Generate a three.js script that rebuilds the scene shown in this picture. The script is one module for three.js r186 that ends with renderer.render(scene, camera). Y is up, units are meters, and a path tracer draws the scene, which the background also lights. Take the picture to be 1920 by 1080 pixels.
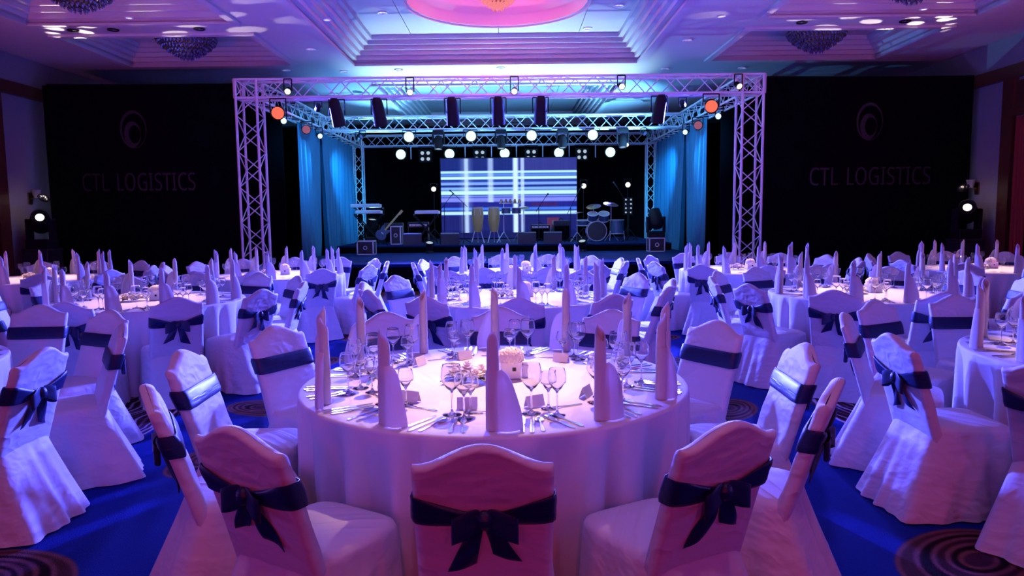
import * as THREE from 'three';
import { mergeGeometries, mergeVertices } from 'three/addons/utils/BufferGeometryUtils.js';
import { RoundedBoxGeometry } from 'three/addons/geometries/RoundedBoxGeometry.js';
import { TextGeometry } from 'three/addons/geometries/TextGeometry.js';
import { FontLoader } from 'three/addons/loaders/FontLoader.js';
import { RectAreaLightUniformsLib } from 'three/addons/lights/RectAreaLightUniformsLib.js';

// ------------------------------------------------------------------ camera, exposure, scene
const D2R = Math.PI / 180;
const scene = new THREE.Scene();
scene.background = new THREE.Color(0x000000);
const camera = new THREE.PerspectiveCamera(43.4, 1920 / 1080, 0.05, 120);
camera.rotation.order = 'YXZ';
camera.position.set(0, 1.542, 0);
camera.rotation.set(-5.69 * D2R, 0, -0.62 * D2R);
const renderer = new THREE.WebGLRenderer();
renderer.toneMapping = THREE.LinearToneMapping;
renderer.toneMappingExposure = 1.0;
renderer.shadowMap.enabled = true;
RectAreaLightUniformsLib.init();

// light colours and strengths of the show (candela)
const BLUE = [0.075, 0.09, 1.0], VIOLET = [0.42, 0.14, 1.0], MAGENTA = [1.0, 0.14, 0.72], RED = [1.0, 0.035, 0.12], WARM = [1.0, 0.56, 0.42], LILAC = [1.0, 0.36, 0.72], CYAN = [0.12, 0.46, 1.0];
const POWER = { wash: 210, washBack: 70, side: 2600, pin: 175, par: 8, rear: 16, violet: 50, magenta: 38, dome: 2.0, stage: 5, beam: 330, drape: 80, pattern: 130, red: 2, stand: 4, screen: 0.8, lilac: 4.6 };

// ------------------------------------------------------------------ helpers
const ORD = ['first', 'second', 'third', 'fourth', 'fifth', 'sixth', 'seventh', 'eighth', 'ninth', 'tenth', 'eleventh', 'twelfth'];
let seed = 7;
const rnd = () => { seed = (seed * 1664525 + 1013904223) >>> 0; return seed / 4294967296; };
const rr = (a, b) => a + (b - a) * rnd();
const V = (x, y, z) => new THREE.Vector3(x, y, z);
const lin = (c) => new THREE.Color().setRGB(c[0], c[1], c[2]);
const counts = new Map();
function numbered(name) {
  const n = counts.get(name) ?? 0; counts.set(name, n + 1);
  return n ? name + '_' + String(n).padStart(3, '0') : name;
}
function tag(o, label, category, group, kind) {
  if (label) o.userData.label = label;
  if (category) o.userData.category = category;
  if (group) o.userData.group = group;
  if (kind) o.userData.kind = kind;
  return o;
}
function thing(name, label, category, pos = [0, 0, 0], turn = 0, group) {
  const o = new THREE.Group(); o.name = numbered(name); scene.add(o);
  o.position.set(...pos); o.rotation.y = turn;
  return tag(o, label, category, group);
}
function part(name, geo, m, parent, label) {
  const o = new THREE.Mesh(geo, m); o.name = name; parent.add(o);
  if (label) o.userData.label = label;
  return o;
}
function struct(name, geo, m, label, category = 'room') {
  const o = new THREE.Mesh(geo, m); o.name = name; scene.add(o);
  return tag(o, label, category, null, 'structure');
}
function copyOf(src, pos, turn, label, group) {
  const c = src.clone(); c.name = numbered(src.name.replace(/_\d{3}$/, '')); scene.add(c);
  c.position.set(...pos); c.rotation.set(0, turn, 0);
  c.userData = { ...src.userData, label, group };
  return c;
}
const merged = (list) => mergeGeometries(list.map((g) => { const k = g.index ? g.toNonIndexed() : g; for (const a of Object.keys(k.attributes)) if (!['position', 'normal', 'uv'].includes(a)) k.deleteAttribute(a); return k; }));
const box = (w, h, d, x = 0, y = 0, z = 0) => new THREE.BoxGeometry(w, h, d).translate(x, y, z);
const rbox = (w, h, d, r, x = 0, y = 0, z = 0) => new RoundedBoxGeometry(w, h, d, 2, r).translate(x, y, z);
const cyl = (r1, r2, h, n, x = 0, y = 0, z = 0) => new THREE.CylinderGeometry(r1, r2, h, n).translate(x, y, z);
function rod(a, b, r, n = 6) {
  const d = b.clone().sub(a), g = new THREE.CylinderGeometry(r, r, d.length(), n);
  g.applyQuaternion(new THREE.Quaternion().setFromUnitVectors(V(0, 1, 0), d.clone().normalize()));
  return g.translate((a.x + b.x) / 2, (a.y + b.y) / 2, (a.z + b.z) / 2);
}
function lathe(pts, n = 24) { return new THREE.LatheGeometry(pts.map(([r, y]) => new THREE.Vector2(r, y)), n); }
// surface over u (closed ring) and v
function ringGeo(nu, nv, fn, capTop = false, capBottom = false) {
  const p = [], uv = [], ix = [];
  for (let j = 0; j <= nv; j++) for (let i = 0; i < nu; i++) { const q = fn(i / nu, j / nv); p.push(q.x, q.y, q.z); uv.push(q.x + q.z, q.y); }
  for (let j = 0; j < nv; j++) for (let i = 0; i < nu; i++) {
    const a = j * nu + i, b = j * nu + (i + 1) % nu, c = a + nu, d = b + nu;
    ix.push(a, b, d, a, d, c);
  }
  const cap = (j, flip) => { const c = V(0, 0, 0); for (let i = 0; i < nu; i++) c.add(V(p[3 * (j * nu + i)], p[3 * (j * nu + i) + 1], p[3 * (j * nu + i) + 2])); c.divideScalar(nu); const k = p.length / 3; p.push(c.x, c.y, c.z); uv.push(c.x + c.z, c.y);
    for (let i = 0; i < nu; i++) { const a = j * nu + i, b = j * nu + (i + 1) % nu; flip ? ix.push(a, k, b) : ix.push(a, b, k); } };
  if (capTop) cap(nv, false);
  if (capBottom) cap(0, true);
  const g = new THREE.BufferGeometry();
  g.setAttribute('position', new THREE.Float32BufferAttribute(p, 3)); g.setAttribute('uv', new THREE.Float32BufferAttribute(uv, 2)); g.setIndex(ix); g.computeVertexNormals();
  return g;
}
// a sheet of cloth with thickness over u, v in 0..1
function sheetGeo(nu, nv, fn, th) {
  const P = [], N = [], e = 1e-3;
  for (let j = 0; j <= nv; j++) for (let i = 0; i <= nu; i++) {
    const u = i / nu, v = j / nv, q = fn(u, v);
    const a = fn(Math.min(1, u + e), v).sub(fn(Math.max(0, u - e), v)), b = fn(u, Math.min(1, v + e)).sub(fn(u, Math.max(0, v - e)));
    const n = a.cross(b); if (n.lengthSq() < 1e-16) n.set(0, 1, 0); n.normalize(); P.push(q); N.push(n);
  }
  const pos = [], uv = [], ix = [], m = P.length, W = nu + 1;
  for (const s of [0.5, -0.5]) for (let k = 0; k < m; k++) { const q = P[k].clone().addScaledVector(N[k], th * s); pos.push(q.x, q.y, q.z); uv.push((k % W) / nu * 0.2, Math.floor(k / W) / nv * 0.2); }
  for (let j = 0; j < nv; j++) for (let i = 0; i < nu; i++) { const a = j * W + i, b = a + 1, c = a + W, d = c + 1; ix.push(a, b, d, a, d, c, m + a, m + d, m + b, m + a, m + c, m + d); }
  const edge = (a, b) => ix.push(a, m + a, b, b, m + a, m + b);
  for (let i = 0; i < nu; i++) { edge(i, i + 1); edge(nv * W + i + 1, nv * W + i); }
  for (let j = 0; j < nv; j++) { edge((j + 1) * W, j * W); edge(j * W + nu, (j + 1) * W + nu); }
  const g = new THREE.BufferGeometry();
  g.setAttribute('position', new THREE.Float32BufferAttribute(pos, 3)); g.setAttribute('uv', new THREE.Float32BufferAttribute(uv, 2)); g.setIndex(ix); g.computeVertexNormals();
  return g;
}
// smooth value noise
const hash = (x, y, s) => { const h = Math.sin(x * 127.1 + y * 311.7 + s * 74.7) * 43758.5453; return h - Math.floor(h); };
function vnoise(x, y, s = 0) {
  const ix = Math.floor(x), iy = Math.floor(y), fx = x - ix, fy = y - iy, u = fx * fx * (3 - 2 * fx), v = fy * fy * (3 - 2 * fy);
  const a = hash(ix, iy, s), b = hash(ix + 1, iy, s), c = hash(ix, iy + 1, s), d = hash(ix + 1, iy + 1, s);
  return a + (b - a) * u + (c - a) * v + (a - b - c + d) * u * v;
}
const fbm = (x, y, s) => vnoise(x, y, s) * 0.55 + vnoise(x * 2.1, y * 2.1, s + 1) * 0.28 + vnoise(x * 4.3, y * 4.3, s + 2) * 0.17;
const smooth = (a, b, x) => { const t = Math.min(1, Math.max(0, (x - a) / (b - a))); return t * t * (3 - 2 * t); };
function noiseTexture(n, fn, repeat) {
  const d = new Uint8Array(n * n * 4);
  for (let y = 0; y < n; y++) for (let x = 0; x < n; x++) { const v = Math.max(0, Math.min(255, fn(x / n, y / n) * 255)); d.set([v, v, v, 255], (y * n + x) * 4); }
  const t = new THREE.DataTexture(d, n, n); t.wrapS = t.wrapT = THREE.RepeatWrapping; t.magFilter = THREE.LinearFilter; t.repeat.set(repeat, repeat); t.needsUpdate = true; return t;
}
// tileable noise by blending
const tile = (f) => (x, y) => f(x, y) * (1 - x) * (1 - y) + f(x - 1, y) * x * (1 - y) + f(x, y - 1) * (1 - x) * y + f(x - 1, y - 1) * x * y;
const creaseMap = noiseTexture(256, tile((x, y) => { const a = fbm(x * 5 + 2 * vnoise(y * 3, x * 2, 9), y * 9, 3); return 0.2 + 0.8 * Math.abs(2 * a - 1); }), 1.4);

// ------------------------------------------------------------------ materials
const std = (color, roughness, more = {}) => new THREE.MeshStandardMaterial({ color: Array.isArray(color) ? lin(color) : color, roughness, metalness: 0, side: THREE.DoubleSide, ...more });
const M = {
  cover: std([0.62, 0.6, 0.62], 0.62, { bumpMap: creaseMap, bumpScale: 0.016 }),
  cloth: std([0.64, 0.62, 0.63], 0.75, { bumpMap: creaseMap, bumpScale: 0.0025 }),
  napkin: new THREE.MeshPhysicalMaterial({ color: lin([0.7, 0.64, 0.64]), roughness: 0.95, transmission: 0.35, thickness: 0, side: THREE.DoubleSide }),
  sash: std([0.005, 0.008, 0.06], 0.42, { bumpMap: creaseMap, bumpScale: 0.002 }),
  glass: new THREE.MeshPhysicalMaterial({ color: 0xffffff, roughness: 0.02, transmission: 1, thickness: 0, ior: 1.9, side: THREE.DoubleSide }),
  solidGlass: new THREE.MeshPhysicalMaterial({ color: 0xffffff, roughness: 0.0, transmission: 1, thickness: 0.01, ior: 1.5, side: THREE.DoubleSide }),
  steel: std([0.75, 0.75, 0.78], 0.16, { metalness: 1 }),
  card: std([0.75, 0.72, 0.7], 0.8),
  porcelain: std([0.82, 0.8, 0.78], 0.35),
  ink: std([0.03, 0.03, 0.035], 0.6),
  petal: std([0.86, 0.8, 0.7], 0.8),
  rose: std([0.85, 0.78, 0.68], 0.75),
  leaf: std([0.03, 0.05, 0.015], 0.55),
  alu: std([0.85, 0.85, 0.87], 0.45, { metalness: 0.25 }),
  blackMetal: new THREE.MeshPhysicalMaterial({ color: lin([0.012, 0.012, 0.014]), roughness: 0.7, specularIntensity: 0.35, side: THREE.DoubleSide }),
  blackCloth: new THREE.MeshPhysicalMaterial({ color: lin([0.003, 0.003, 0.004]), roughness: 1, specularIntensity: 0.04, side: THREE.DoubleSide }),
  letter: std([0.010, 0.010, 0.013], 0.6),
  ceiling: std([0.56, 0.55, 0.54], 0.85),
  plaster: std([0.28, 0.25, 0.27], 0.85),
  wood: std([0.10, 0.03, 0.015], 0.4),
  redDrape: std([0.30, 0.02, 0.015], 0.8),
  stageCarpet: new THREE.MeshPhysicalMaterial({ color: lin([0.003, 0.016, 0.08]), roughness: 1, specularIntensity: 0.2, side: THREE.DoubleSide }),
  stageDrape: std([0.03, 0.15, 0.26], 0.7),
  crystal: new THREE.MeshPhysicalMaterial({ color: lin([0.16, 0.12, 0.12]), roughness: 0.12, transmission: 0.35, thickness: 0, ior: 1.6, side: THREE.DoubleSide }),
  brass: std([0.45, 0.3, 0.14], 0.35, { metalness: 1 }),
  congaWood: std([0.55, 0.42, 0.12], 0.35),
  skin: std([0.4, 0.38, 0.34], 0.7),
  drumShell: std([0.05, 0.09, 0.16], 0.25),
  cymbal: std([0.75, 0.6, 0.3], 0.25, { metalness: 1 }),
  keys: std([0.75, 0.75, 0.75], 0.4),
  caseBlack: std([0.02, 0.022, 0.03], 0.5),
};
const glow = (c, k) => new THREE.MeshStandardMaterial({ color: 0x000000, emissive: lin(c), emissiveIntensity: k, roughness: 0.5, side: THREE.DoubleSide });
const G = { blue: glow([0.55, 0.85, 1], 1.7), warm: glow([1, 0.8, 0.55], 1.8), red: glow([1, 0.15, 0.06], 1.1), white: glow([1, 0.98, 0.85], 1.6), small: glow([0.7, 0.88, 1], 0.6), redDim: glow([1, 0.12, 0.05], 0.3), dark: glow([0.1, 0.2, 1], 0.5), down: glow([0.85, 0.92, 1], 1.2), pink: glow([1, 0.25, 0.28], 0.9), off: std([0.15, 0.17, 0.2], 0.15) };

function spot(name, c, cd, from, to, deg, penumbra = 0.5, radius = 3, parent = scene) {
  const s = new THREE.SpotLight(lin(c), cd, 0, deg * D2R, penumbra, 2);
  s.name = name; s.position.copy(from); s.castShadow = true; s.shadow.radius = radius; scene.add(s); s.target.position.copy(to); scene.add(s.target); s.target.name = name + '_aim';
  return s;
}

// ------------------------------------------------------------------ the room: floor, walls, ceiling with coffers
const AX = -0.2;            // axis of the hall
const CH = 4.85;            // ceiling height
const X0 = -9.9, X1 = 9.6, Z0 = 13, Z1 = -31;
{
  // patterned carpet: blue field, wavy bands along the aisles, shell medallions
  const W = 2048, H = 2048, c = document.createElement('canvas'); c.width = W; c.height = H;
  const g = c.getContext('2d'), mx = W / 19.5, mz = H / 22, px = (x) => (x - X0) * mx, pz = (z) => (z + 16) * mz;
  g.fillStyle = '#10297c'; g.fillRect(0, 0, W, H);
  const band = (x0, x1, z0, z1) => {
    g.save(); g.beginPath(); g.rect(px(x0), pz(z0), px(x1) - px(x0), pz(z1) - pz(z0)); g.clip();
    g.fillStyle = '#3a1a26'; g.fillRect(0, 0, W, H);
    for (let x = x0 - 0.2; x < x1 + 0.2; x += 0.052) {
      g.beginPath();
      for (let z = z0; z <= z1; z += 0.06) { const q = px(x + 0.09 * (fbm(x * 2.3, z * 2.6, 5) - 0.5) * 4 * 0.5 + 0.03 * Math.sin(z * 9 + x * 7)); z === z0 ? g.moveTo(q, pz(z)) : g.lineTo(q, pz(z)); }
      g.strokeStyle = hash(x, 1, 2) > 0.25 ? '#b9a3ad' : '#6a4a58'; g.lineWidth = 1.2 + 2.2 * hash(x, 4, 1); g.stroke();
    }
    g.restore();
  };
  band(AX - 4.3, AX - 2.46, -12.6, 6); band(AX + 2.62, AX + 4.35, -12.6, 6);
  g.fillStyle = '#54332f'; g.fillRect(0, pz(-15.5), W, pz(-12.9) - pz(-15.5));
  const shell = (x, z, r, a) => {
    g.save(); g.translate(px(x), pz(z)); g.rotate(a);
    for (let k = 0; k < 5; k++) {
      const t = r * mx * (1 - k * 0.19);
      g.beginPath(); g.ellipse(-t * 0.25 * k * 0.5, 0, t, t * 0.62, 0, 0, 7); g.fillStyle = ['#4a2a28', '#1a0c10', '#3a2024', '#180b12', '#44283a'][k]; g.fill();
      g.lineWidth = 2.5; g.strokeStyle = '#75494a'; g.stroke();
    }
    g.restore();
  };
  for (const [x, z, r, a] of [[-2.25, -3.0, 0.36, 0.3], [2.02, -3.05, 0.4, 2.6], [2.3, -3.75, 0.26, 1.0], [-1.97, -4.55, 0.3, 1.9], [-2.05, -5.8, 0.32, 0.4], [1.7, -5.6, 0.32, 2.2], [1.75, -7.4, 0.32, 1.2], [-2.1, -7.6, 0.32, 2.0], [-2.0, -9.2, 0.32, 0.8], [1.8, -9.0, 0.32, 2.9], [0.4, -5.2, 0.3, 1], [-0.6, -8.7, 0.3, 2]]) shell(x, z, r, a);
  for (let k = 0; k < 1600; k++) { g.fillStyle = hash(k, 2, 3) > 0.5 ? 'rgba(10,20,90,0.16)' : 'rgba(60,90,220,0.10)'; g.beginPath(); g.arc(rnd() * W, rnd() * H, rr(2, 9), 0, 7); g.fill(); }
  const t = new THREE.CanvasTexture(c); t.colorSpace = THREE.SRGBColorSpace; t.magFilter = THREE.LinearFilter;
  const pile = noiseTexture(256, (x, y) => hash(x * 256, y * 256, 4), 40);
  const fl = new THREE.PlaneGeometry(19.5, 22).rotateX(-Math.PI / 2).translate((X0 + X1) / 2, 0, -5);
  const floor = struct('floor', fl, new THREE.MeshPhysicalMaterial({ roughness: 1, specularIntensity: 0.15, map: t, bumpMap: pile, bumpScale: 0.003, side: THREE.DoubleSide }), 'blue patterned carpet with wavy bands and shell medallions', 'floor');
  const sub = struct('floor_slab', box(19.5, 0.1, Z0 - Z1, (X0 + X1) / 2, -0.06, (Z0 + Z1) / 2), M.blackCloth, 'dark floor under the carpet and behind the stage', 'floor');
}
// centre coffer, dome, coffers on the sides; each coffer is a run of stepped frames
const coffers = [];
const CC = { x0: AX - 3.2, x1: AX + 3.0, z0: -16.1, z1: -7.2 };       // over the middle of the hall
const CB = { x0: AX - 3.2, x1: AX + 3.0, z0: -27.5, z1: -18.6 };       // over the stage
const sideCoffers = [];
for (const [a, b] of [[-8.15, -4.65], [4.3, 7.9]]) for (const [c, d] of [[-16.0, -13.4], [-12.6, -9.8], [-9.0, -6.3]]) sideCoffers.push({ x0: a, x1: b, z0: c, z1: d });
function rectShape(x0, x1, z0, z1) { const s = new THREE.Shape(); s.moveTo(x0, z0); s.lineTo(x1, z0); s.lineTo(x1, z1); s.lineTo(x0, z1); s.closePath(); return s; }
function rectHole(r, e = 0) { const s = new THREE.Path(); s.moveTo(r.x0 + e, r.z0 + e); s.lineTo(r.x0 + e, r.z1 - e); s.lineTo(r.x1 - e, r.z1 - e); s.lineTo(r.x1 - e, r.z0 + e); s.closePath(); return s; }
// shapes are drawn with (x, z) as (x, y); laid flat so that shape y becomes world z
const flat = (shape, y, h) => { const g = new THREE.ExtrudeGeometry(shape, { depth: h, bevelEnabled: false, curveSegments: 48 }); g.rotateX(Math.PI / 2); return g.translate(0, y + h, 0); };
{
  const s = rectShape(X0, X1, Z1, Z0);
  for (const r of [CC, CB, ...sideCoffers]) s.holes.push(rectHole(r));
  struct('ceiling', flat(s, CH, 0.06), M.ceiling, 'white plaster ceiling with recessed coffers', 'ceiling');
  let n = 1;
  const frame = (r, e0, e1, y, h, name = 'trim_' + n++) => {
    const q = rectShape(r.x0 - 0.06 + e0, r.x1 + 0.06 - e0, r.z0 - 0.06 + e0, r.z1 + 0.06 - e0); q.holes.push(rectHole(r, e1));
    struct(name, flat(q, y, h), M.ceiling, 'stepped white plaster moulding inside a ceiling coffer', 'moulding');
  };
  for (const r of [CC, CB]) { frame(r, -0.04, 0.05, CH - 0.05, 0.05); for (let k = 0; k < 5; k++) frame(r, 0, 0.12 + k * 0.1, CH + 0.06 + 0.085 * k, 0.085); }
  for (const r of sideCoffers) { frame(r, -0.03, 0.04, CH - 0.04, 0.04); for (let k = 0; k < 4; k++) frame(r, 0, 0.1 + k * 0.1, CH + 0.06 + 0.08 * k, 0.08); struct('ceiling_panel_' + n, box(r.x1 - r.x0 + 0.1, 0.04, r.z1 - r.z0 + 0.1, (r.x0 + r.x1) / 2, CH + 0.4, (r.z0 + r.z1) / 2), M.ceiling, 'flat plaster field of a side coffer', 'ceiling'); }
  // inner ceilings with panel joints; the middle one opens into the dome
  const DC = { x: AX, z: -13.35, r: 1.6 }, yi = CH + 0.06 + 0.085 * 5;
  const inner = (r, dome) => {
    const cols = [r.x0, r.x0 + 1.35, AX - 0.02, r.x1 - 1.35, r.x1], host = new THREE.Group(); host.name = dome ? 'ceiling_field' : 'ceiling_field_stage'; scene.add(host);
    tag(host, dome ? 'panelled plaster field around the lit dome' : 'panelled plaster field above the stage', 'ceiling', null, 'structure');
    for (let i = 0; i < 4; i++) {
      const a = cols[i] + 0.006, b = cols[i + 1] - 0.006, q = new THREE.Shape();
      if (!dome) { part('panel', flat(rectShape(a, b, r.z0, r.z1), yi, 0.05), M.ceiling, host); continue; }
      const zc = DC.z, R = DC.r, at = (x) => Math.sqrt(Math.max(0, R * R - (x - DC.x) ** 2));
      for (const side of [-1, 1]) {                     // the panel on each side of the dome opening
        const sh = new THREE.Shape(), zEnd = side < 0 ? r.z0 : r.z1; sh.moveTo(a, zEnd); sh.lineTo(b, zEnd);
        for (let k = 0; k <= 40; k++) { const x = b + (a - b) * k / 40; sh.lineTo(x, zc + side * at(x)); }
        sh.closePath(); part('panel', flat(sh, yi, 0.05), M.ceiling, host);
      }
    }
    part('backing', box(r.x1 - r.x0, 0.04, dome ? 0.1 : r.z1 - r.z0, (r.x0 + r.x1) / 2, yi + 0.09, dome ? r.z1 : (r.z0 + r.z1) / 2), M.ceiling, host);
  };
  inner(CC, true); inner(CB, false);
  // the dome: rim, steps, shallow bowl
  const dome = lathe([[1.66, -0.03], [1.66, 0], [1.6, 0.03], [1.6, 0.2], [1.5, 0.2], [1.5, 0.28], [1.4, 0.28], [1.4, 0.36], [1.36, 0.42], [1.25, 0.6], [1.0, 0.78], [0.6, 0.92], [0.001, 0.97]], 72);
  const dm = struct('ceiling_dome', dome, M.ceiling, 'round stepped plaster dome in the middle coffer', 'ceiling'); dm.position.set(DC.x, yi, DC.z);
}
// walls
{
  const wallBox = (name, w, h, d, x, y, z, m, label) => struct(name, box(w, h, d, x, y, z), m, label, 'wall');
  wallBox('wall_left', 0.2, 5.6, Z0 - Z1, X0 - 0.1, 2.7, (Z0 + Z1) / 2, M.plaster, 'pale papered side wall behind the keyboard-side lettered screen');
  wallBox('wall_right', 0.2, 5.6, Z0 - Z1, X1 + 0.1, 2.7, (Z0 + Z1) / 2, M.plaster, 'pale papered side wall behind the drum-side lettered screen');
  wallBox('wall_back', X1 - X0 + 0.4, 5.6, 0.2, (X0 + X1) / 2, 2.7, Z1 - 0.1, M.plaster, 'far end wall of the hall');
  wallBox('wall_front', X1 - X0 + 0.4, 5.6, 0.2, (X0 + X1) / 2, 2.7, Z0 + 0.1, M.wood, 'dark panelled end wall of the hall opposite the stage');
  for (const s of [-1, 1]) {
    const x = s < 0 ? X0 : X1, side = s < 0 ? 'left' : 'right', i = -s, nm = s < 0 ? 1 : 2;
    struct('trim_cornice_' + side, box(0.12, 0.24, 24, x + i * 0.06, 4.16, -4), M.wood, 'dark wooden cornice along the side wall', 'trim');
    for (const [z, k] of [[-14.1, 1], [-11.7, 2]]) struct(`trim_${side}_${k}`, box(0.1, 4.05, 0.3, x + i * 0.05, 2.02, z), M.wood, k === 1 ? 'wooden post on the screen side of the curtained doorway' : 'wooden post on the far side of the curtained doorway', 'trim');
    struct(`trim_${side}_3`, box(0.1, 0.14, 2.1, x + i * 0.05, 3.4, -12.9), M.wood, 'wooden rail above the curtained doorway', 'trim');
    struct(`trim_${side}_4`, box(0.06, 0.5, 2.1, x + i * 0.03, 3.72, -12.9), M.wood, 'wooden panel above the doorway rail', 'trim');
    struct('baseboard_' + side, box(0.05, 0.2, 24, x + i * 0.025, 0.1, -4), M.wood, 'wooden baseboard along the side wall', 'baseboard');
    const d = new THREE.Group(); d.name = 'door_' + nm; scene.add(d); tag(d, s < 0 ? 'doorway closed with red drapes in the keyboard-side wall' : 'doorway closed with red drapes in the drum-side wall', 'doorway', null, 'structure');
    part('door_reveal', box(0.02, 3.3, 2.1, x + i * 0.01, 1.65, -12.9), M.blackCloth, d);
    for (let k = 0; k < 4; k++) part('drape', sheetGeo(16, 6, (u, v) => V(x + i * (0.07 + 0.025 * Math.sin(u * 25 + k)), 0.02 + 3.28 * v, -13.86 + k * 0.5 + u * 0.36), 0.004), M.redDrape, d);
  }
}

// ------------------------------------------------------------------ truss
function truss(name, label, a, b, size, braceEvery, upHint = V(0, 1, 0), group) {
  // square truss from a to b: four chords, zigzag braces on the four faces, end plates
  const root = thing(name, label, 'truss', [a.x, a.y, a.z], 0, group);
  const d = b.clone().sub(a), L = d.length(), f = d.clone().normalize(), r = new THREE.Vector3().crossVectors(f, upHint).normalize(), u = new THREE.Vector3().crossVectors(r, f).normalize(), h = size / 2;
  const corner = [[-h, -h], [h, -h], [h, h], [-h, h]].map(([p, q]) => r.clone().multiplyScalar(p).addScaledVector(u, q));
  for (const c of corner) part('chord', rod(c, c.clone().addScaledVector(f, L), 0.027, 8), M.alu, root);
  const n = Math.max(2, Math.round(L / braceEvery)), step = L / n;
  const proto = new Map();
  for (let face = 0; face < 4; face++) for (let k = 0; k < n; k++) {
    const c0 = corner[face], c1 = corner[(face + 1) % 4], [p, q] = (k + face) % 2 ? [c0, c1] : [c1, c0];
    const key = face + '_' + (k + face) % 2;
    if (!proto.has(key)) proto.set(key, rod(p.clone(), q.clone().addScaledVector(f, step), 0.012, 5));
    const m = part('brace', proto.get(key), M.alu, root); m.position.copy(f.clone().multiplyScalar(step * k));
  }
  for (const t of [0, L]) for (let e = 0; e < 4; e++) part('end_tube', rod(corner[e].clone().addScaledVector(f, t), corner[(e + 1) % 4].clone().addScaledVector(f, t), 0.018, 6), M.alu, root);
  return root;
}
const TX0 = -5.28, TX1 = 4.87, TZ0 = -15, TZM = -20.6, TZ1 = -25.2, TY = 4.137, TS = 0.36, TB = TY - TS / 2 - 0.028;
{
  const col = (x, z, label, top = TY + TS / 2, y0 = 0) => {
    truss('truss_column', label, V(x, y0 + 0.03, z), V(x, top, z), z === TZ0 ? 0.42 : 0.3, 0.36, V(0, 0, 1), 'stage truss columns');
    const p = thing('base_plate', 'steel floor plate under the ' + label, 'plate', [x, y0, z]); part('plate', box(0.5, 0.03, 0.5, 0, 0.015, 0), M.blackMetal, p);
  };
  col(TX0, TZ0, 'front truss column on the keyboard side'); col(TX1, TZ0, 'front truss column on the drum side');
  col(TX0 + 0.05, TZ1, 'rear truss column on the keyboard side', TY, 0); col(TX1 - 0.05, TZ1, 'rear truss column on the drum side', TY, 0);
  const beam = (a, b, label) => truss('truss_beam', label, a, b, TS, 0.34, V(0, 1, 0), 'stage truss beams');
  const e = 0.23;
  beam(V(TX0 - e - 0.02, TY, TZ0 - 0.001), V(TX1 + e + 0.02, TY, TZ0 - 0.001), 'front truss beam carrying the warm lamps');
  beam(V(TX0, TY, TZM), V(TX1, TY, TZM), 'middle truss beam carrying the blue lamps');
  beam(V(TX0, TY, TZ1), V(TX1, TY, TZ1), 'rear truss beam above the video screen');
  beam(V(TX0, TY, TZ0 - e), V(TX0, TY, TZ1), 'side truss beam above the keyboard-side drapes');
  beam(V(TX1, TY, TZ0 - e), V(TX1, TY, TZ1), 'side truss beam above the drum-side drapes');
}

// ------------------------------------------------------------------ lamps on the truss
const lampTube = new THREE.CylinderGeometry(0.12, 0.1, 0.28, 20, 1, true), lensDisc = new THREE.CircleGeometry(0.105, 20), backCap = new THREE.CircleGeometry(0.1, 20);
function parCan(name, label, pos, aim, r, lensMat, group, top, long = 1) {
  const o = thing(name, label, 'stage lamp', pos, 0, group), dir = aim.clone().sub(V(...pos)).normalize(), k = r / 0.105;
  const head = new THREE.Group(); head.name = 'head'; o.add(head); head.quaternion.setFromUnitVectors(V(0, 0, 1), dir);
  const yt = top === undefined ? 0.24 * k : top - pos[1];
  part('can', lampTube.clone().rotateX(Math.PI / 2).scale(k, k, k * long), M.blackMetal, head);
  part('lens', lensDisc.clone().translate(0, 0, 0.1).scale(k, k, k * long), lensMat, head);
  part('back', new THREE.SphereGeometry(0.1, 16, 8, 0, 7, 0, Math.PI / 2).rotateX(-Math.PI / 2).translate(0, 0, -0.14).scale(k, k, k * long), M.blackMetal, head);
  part('yoke', merged([rod(V(-0.14 * k, 0, 0), V(-0.14 * k, yt, 0), 0.012), rod(V(0.14 * k, 0, 0), V(0.14 * k, yt, 0), 0.012), rod(V(-0.14 * k, yt, 0), V(0.14 * k, yt, 0), 0.012)]), M.blackMetal, o);
  return { o, dir, front: V(...pos).addScaledVector(dir, 0.2 * k * long) };
}
function movingHead(name, label, pos, aim, lensMat, group, hung = true, k = 1, lensR = 0.1) {
  const o = thing(name, label, 'moving light', pos, 0, group), s = hung ? 1 : -1, dir = aim.clone().sub(V(...pos)).normalize();
  part('base', rbox(0.34 * k, 0.13 * k, 0.26 * k, 0.02, 0, s * 0.32 * k, 0), M.blackMetal, o);
  part('arm', rbox(0.05 * k, 0.34 * k, 0.14 * k, 0.02, -0.17 * k, s * 0.12 * k, 0), M.blackMetal, o); part('arm', rbox(0.05 * k, 0.34 * k, 0.14 * k, 0.02, 0.17 * k, s * 0.12 * k, 0), M.blackMetal, o);
  const head = new THREE.Group(); head.name = 'head'; o.add(head); head.quaternion.setFromUnitVectors(V(0, 0, 1), dir);
  part('shell', lathe([[0.001, -0.22], [0.09, -0.21], [0.13, -0.14], [0.14, 0], [0.13, 0.1], [0.115, 0.2], [0.105, 0.2], [0.1, 0.17]], 20).rotateX(Math.PI / 2).scale(k, k, k), M.blackMetal, head);
  part('lens', new THREE.CircleGeometry(lensR, 20).translate(0, 0, 0.175).scale(k, k, k), lensMat, head);
  if (lensR < 0.1) part('lens_ring', new THREE.RingGeometry(lensR, 0.102, 24).translate(0, 0, 0.174).scale(k, k, k), M.blackMetal, head);
  return { o, dir, front: V(...pos).addScaledVector(dir, 0.24 * k) };
}
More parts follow.
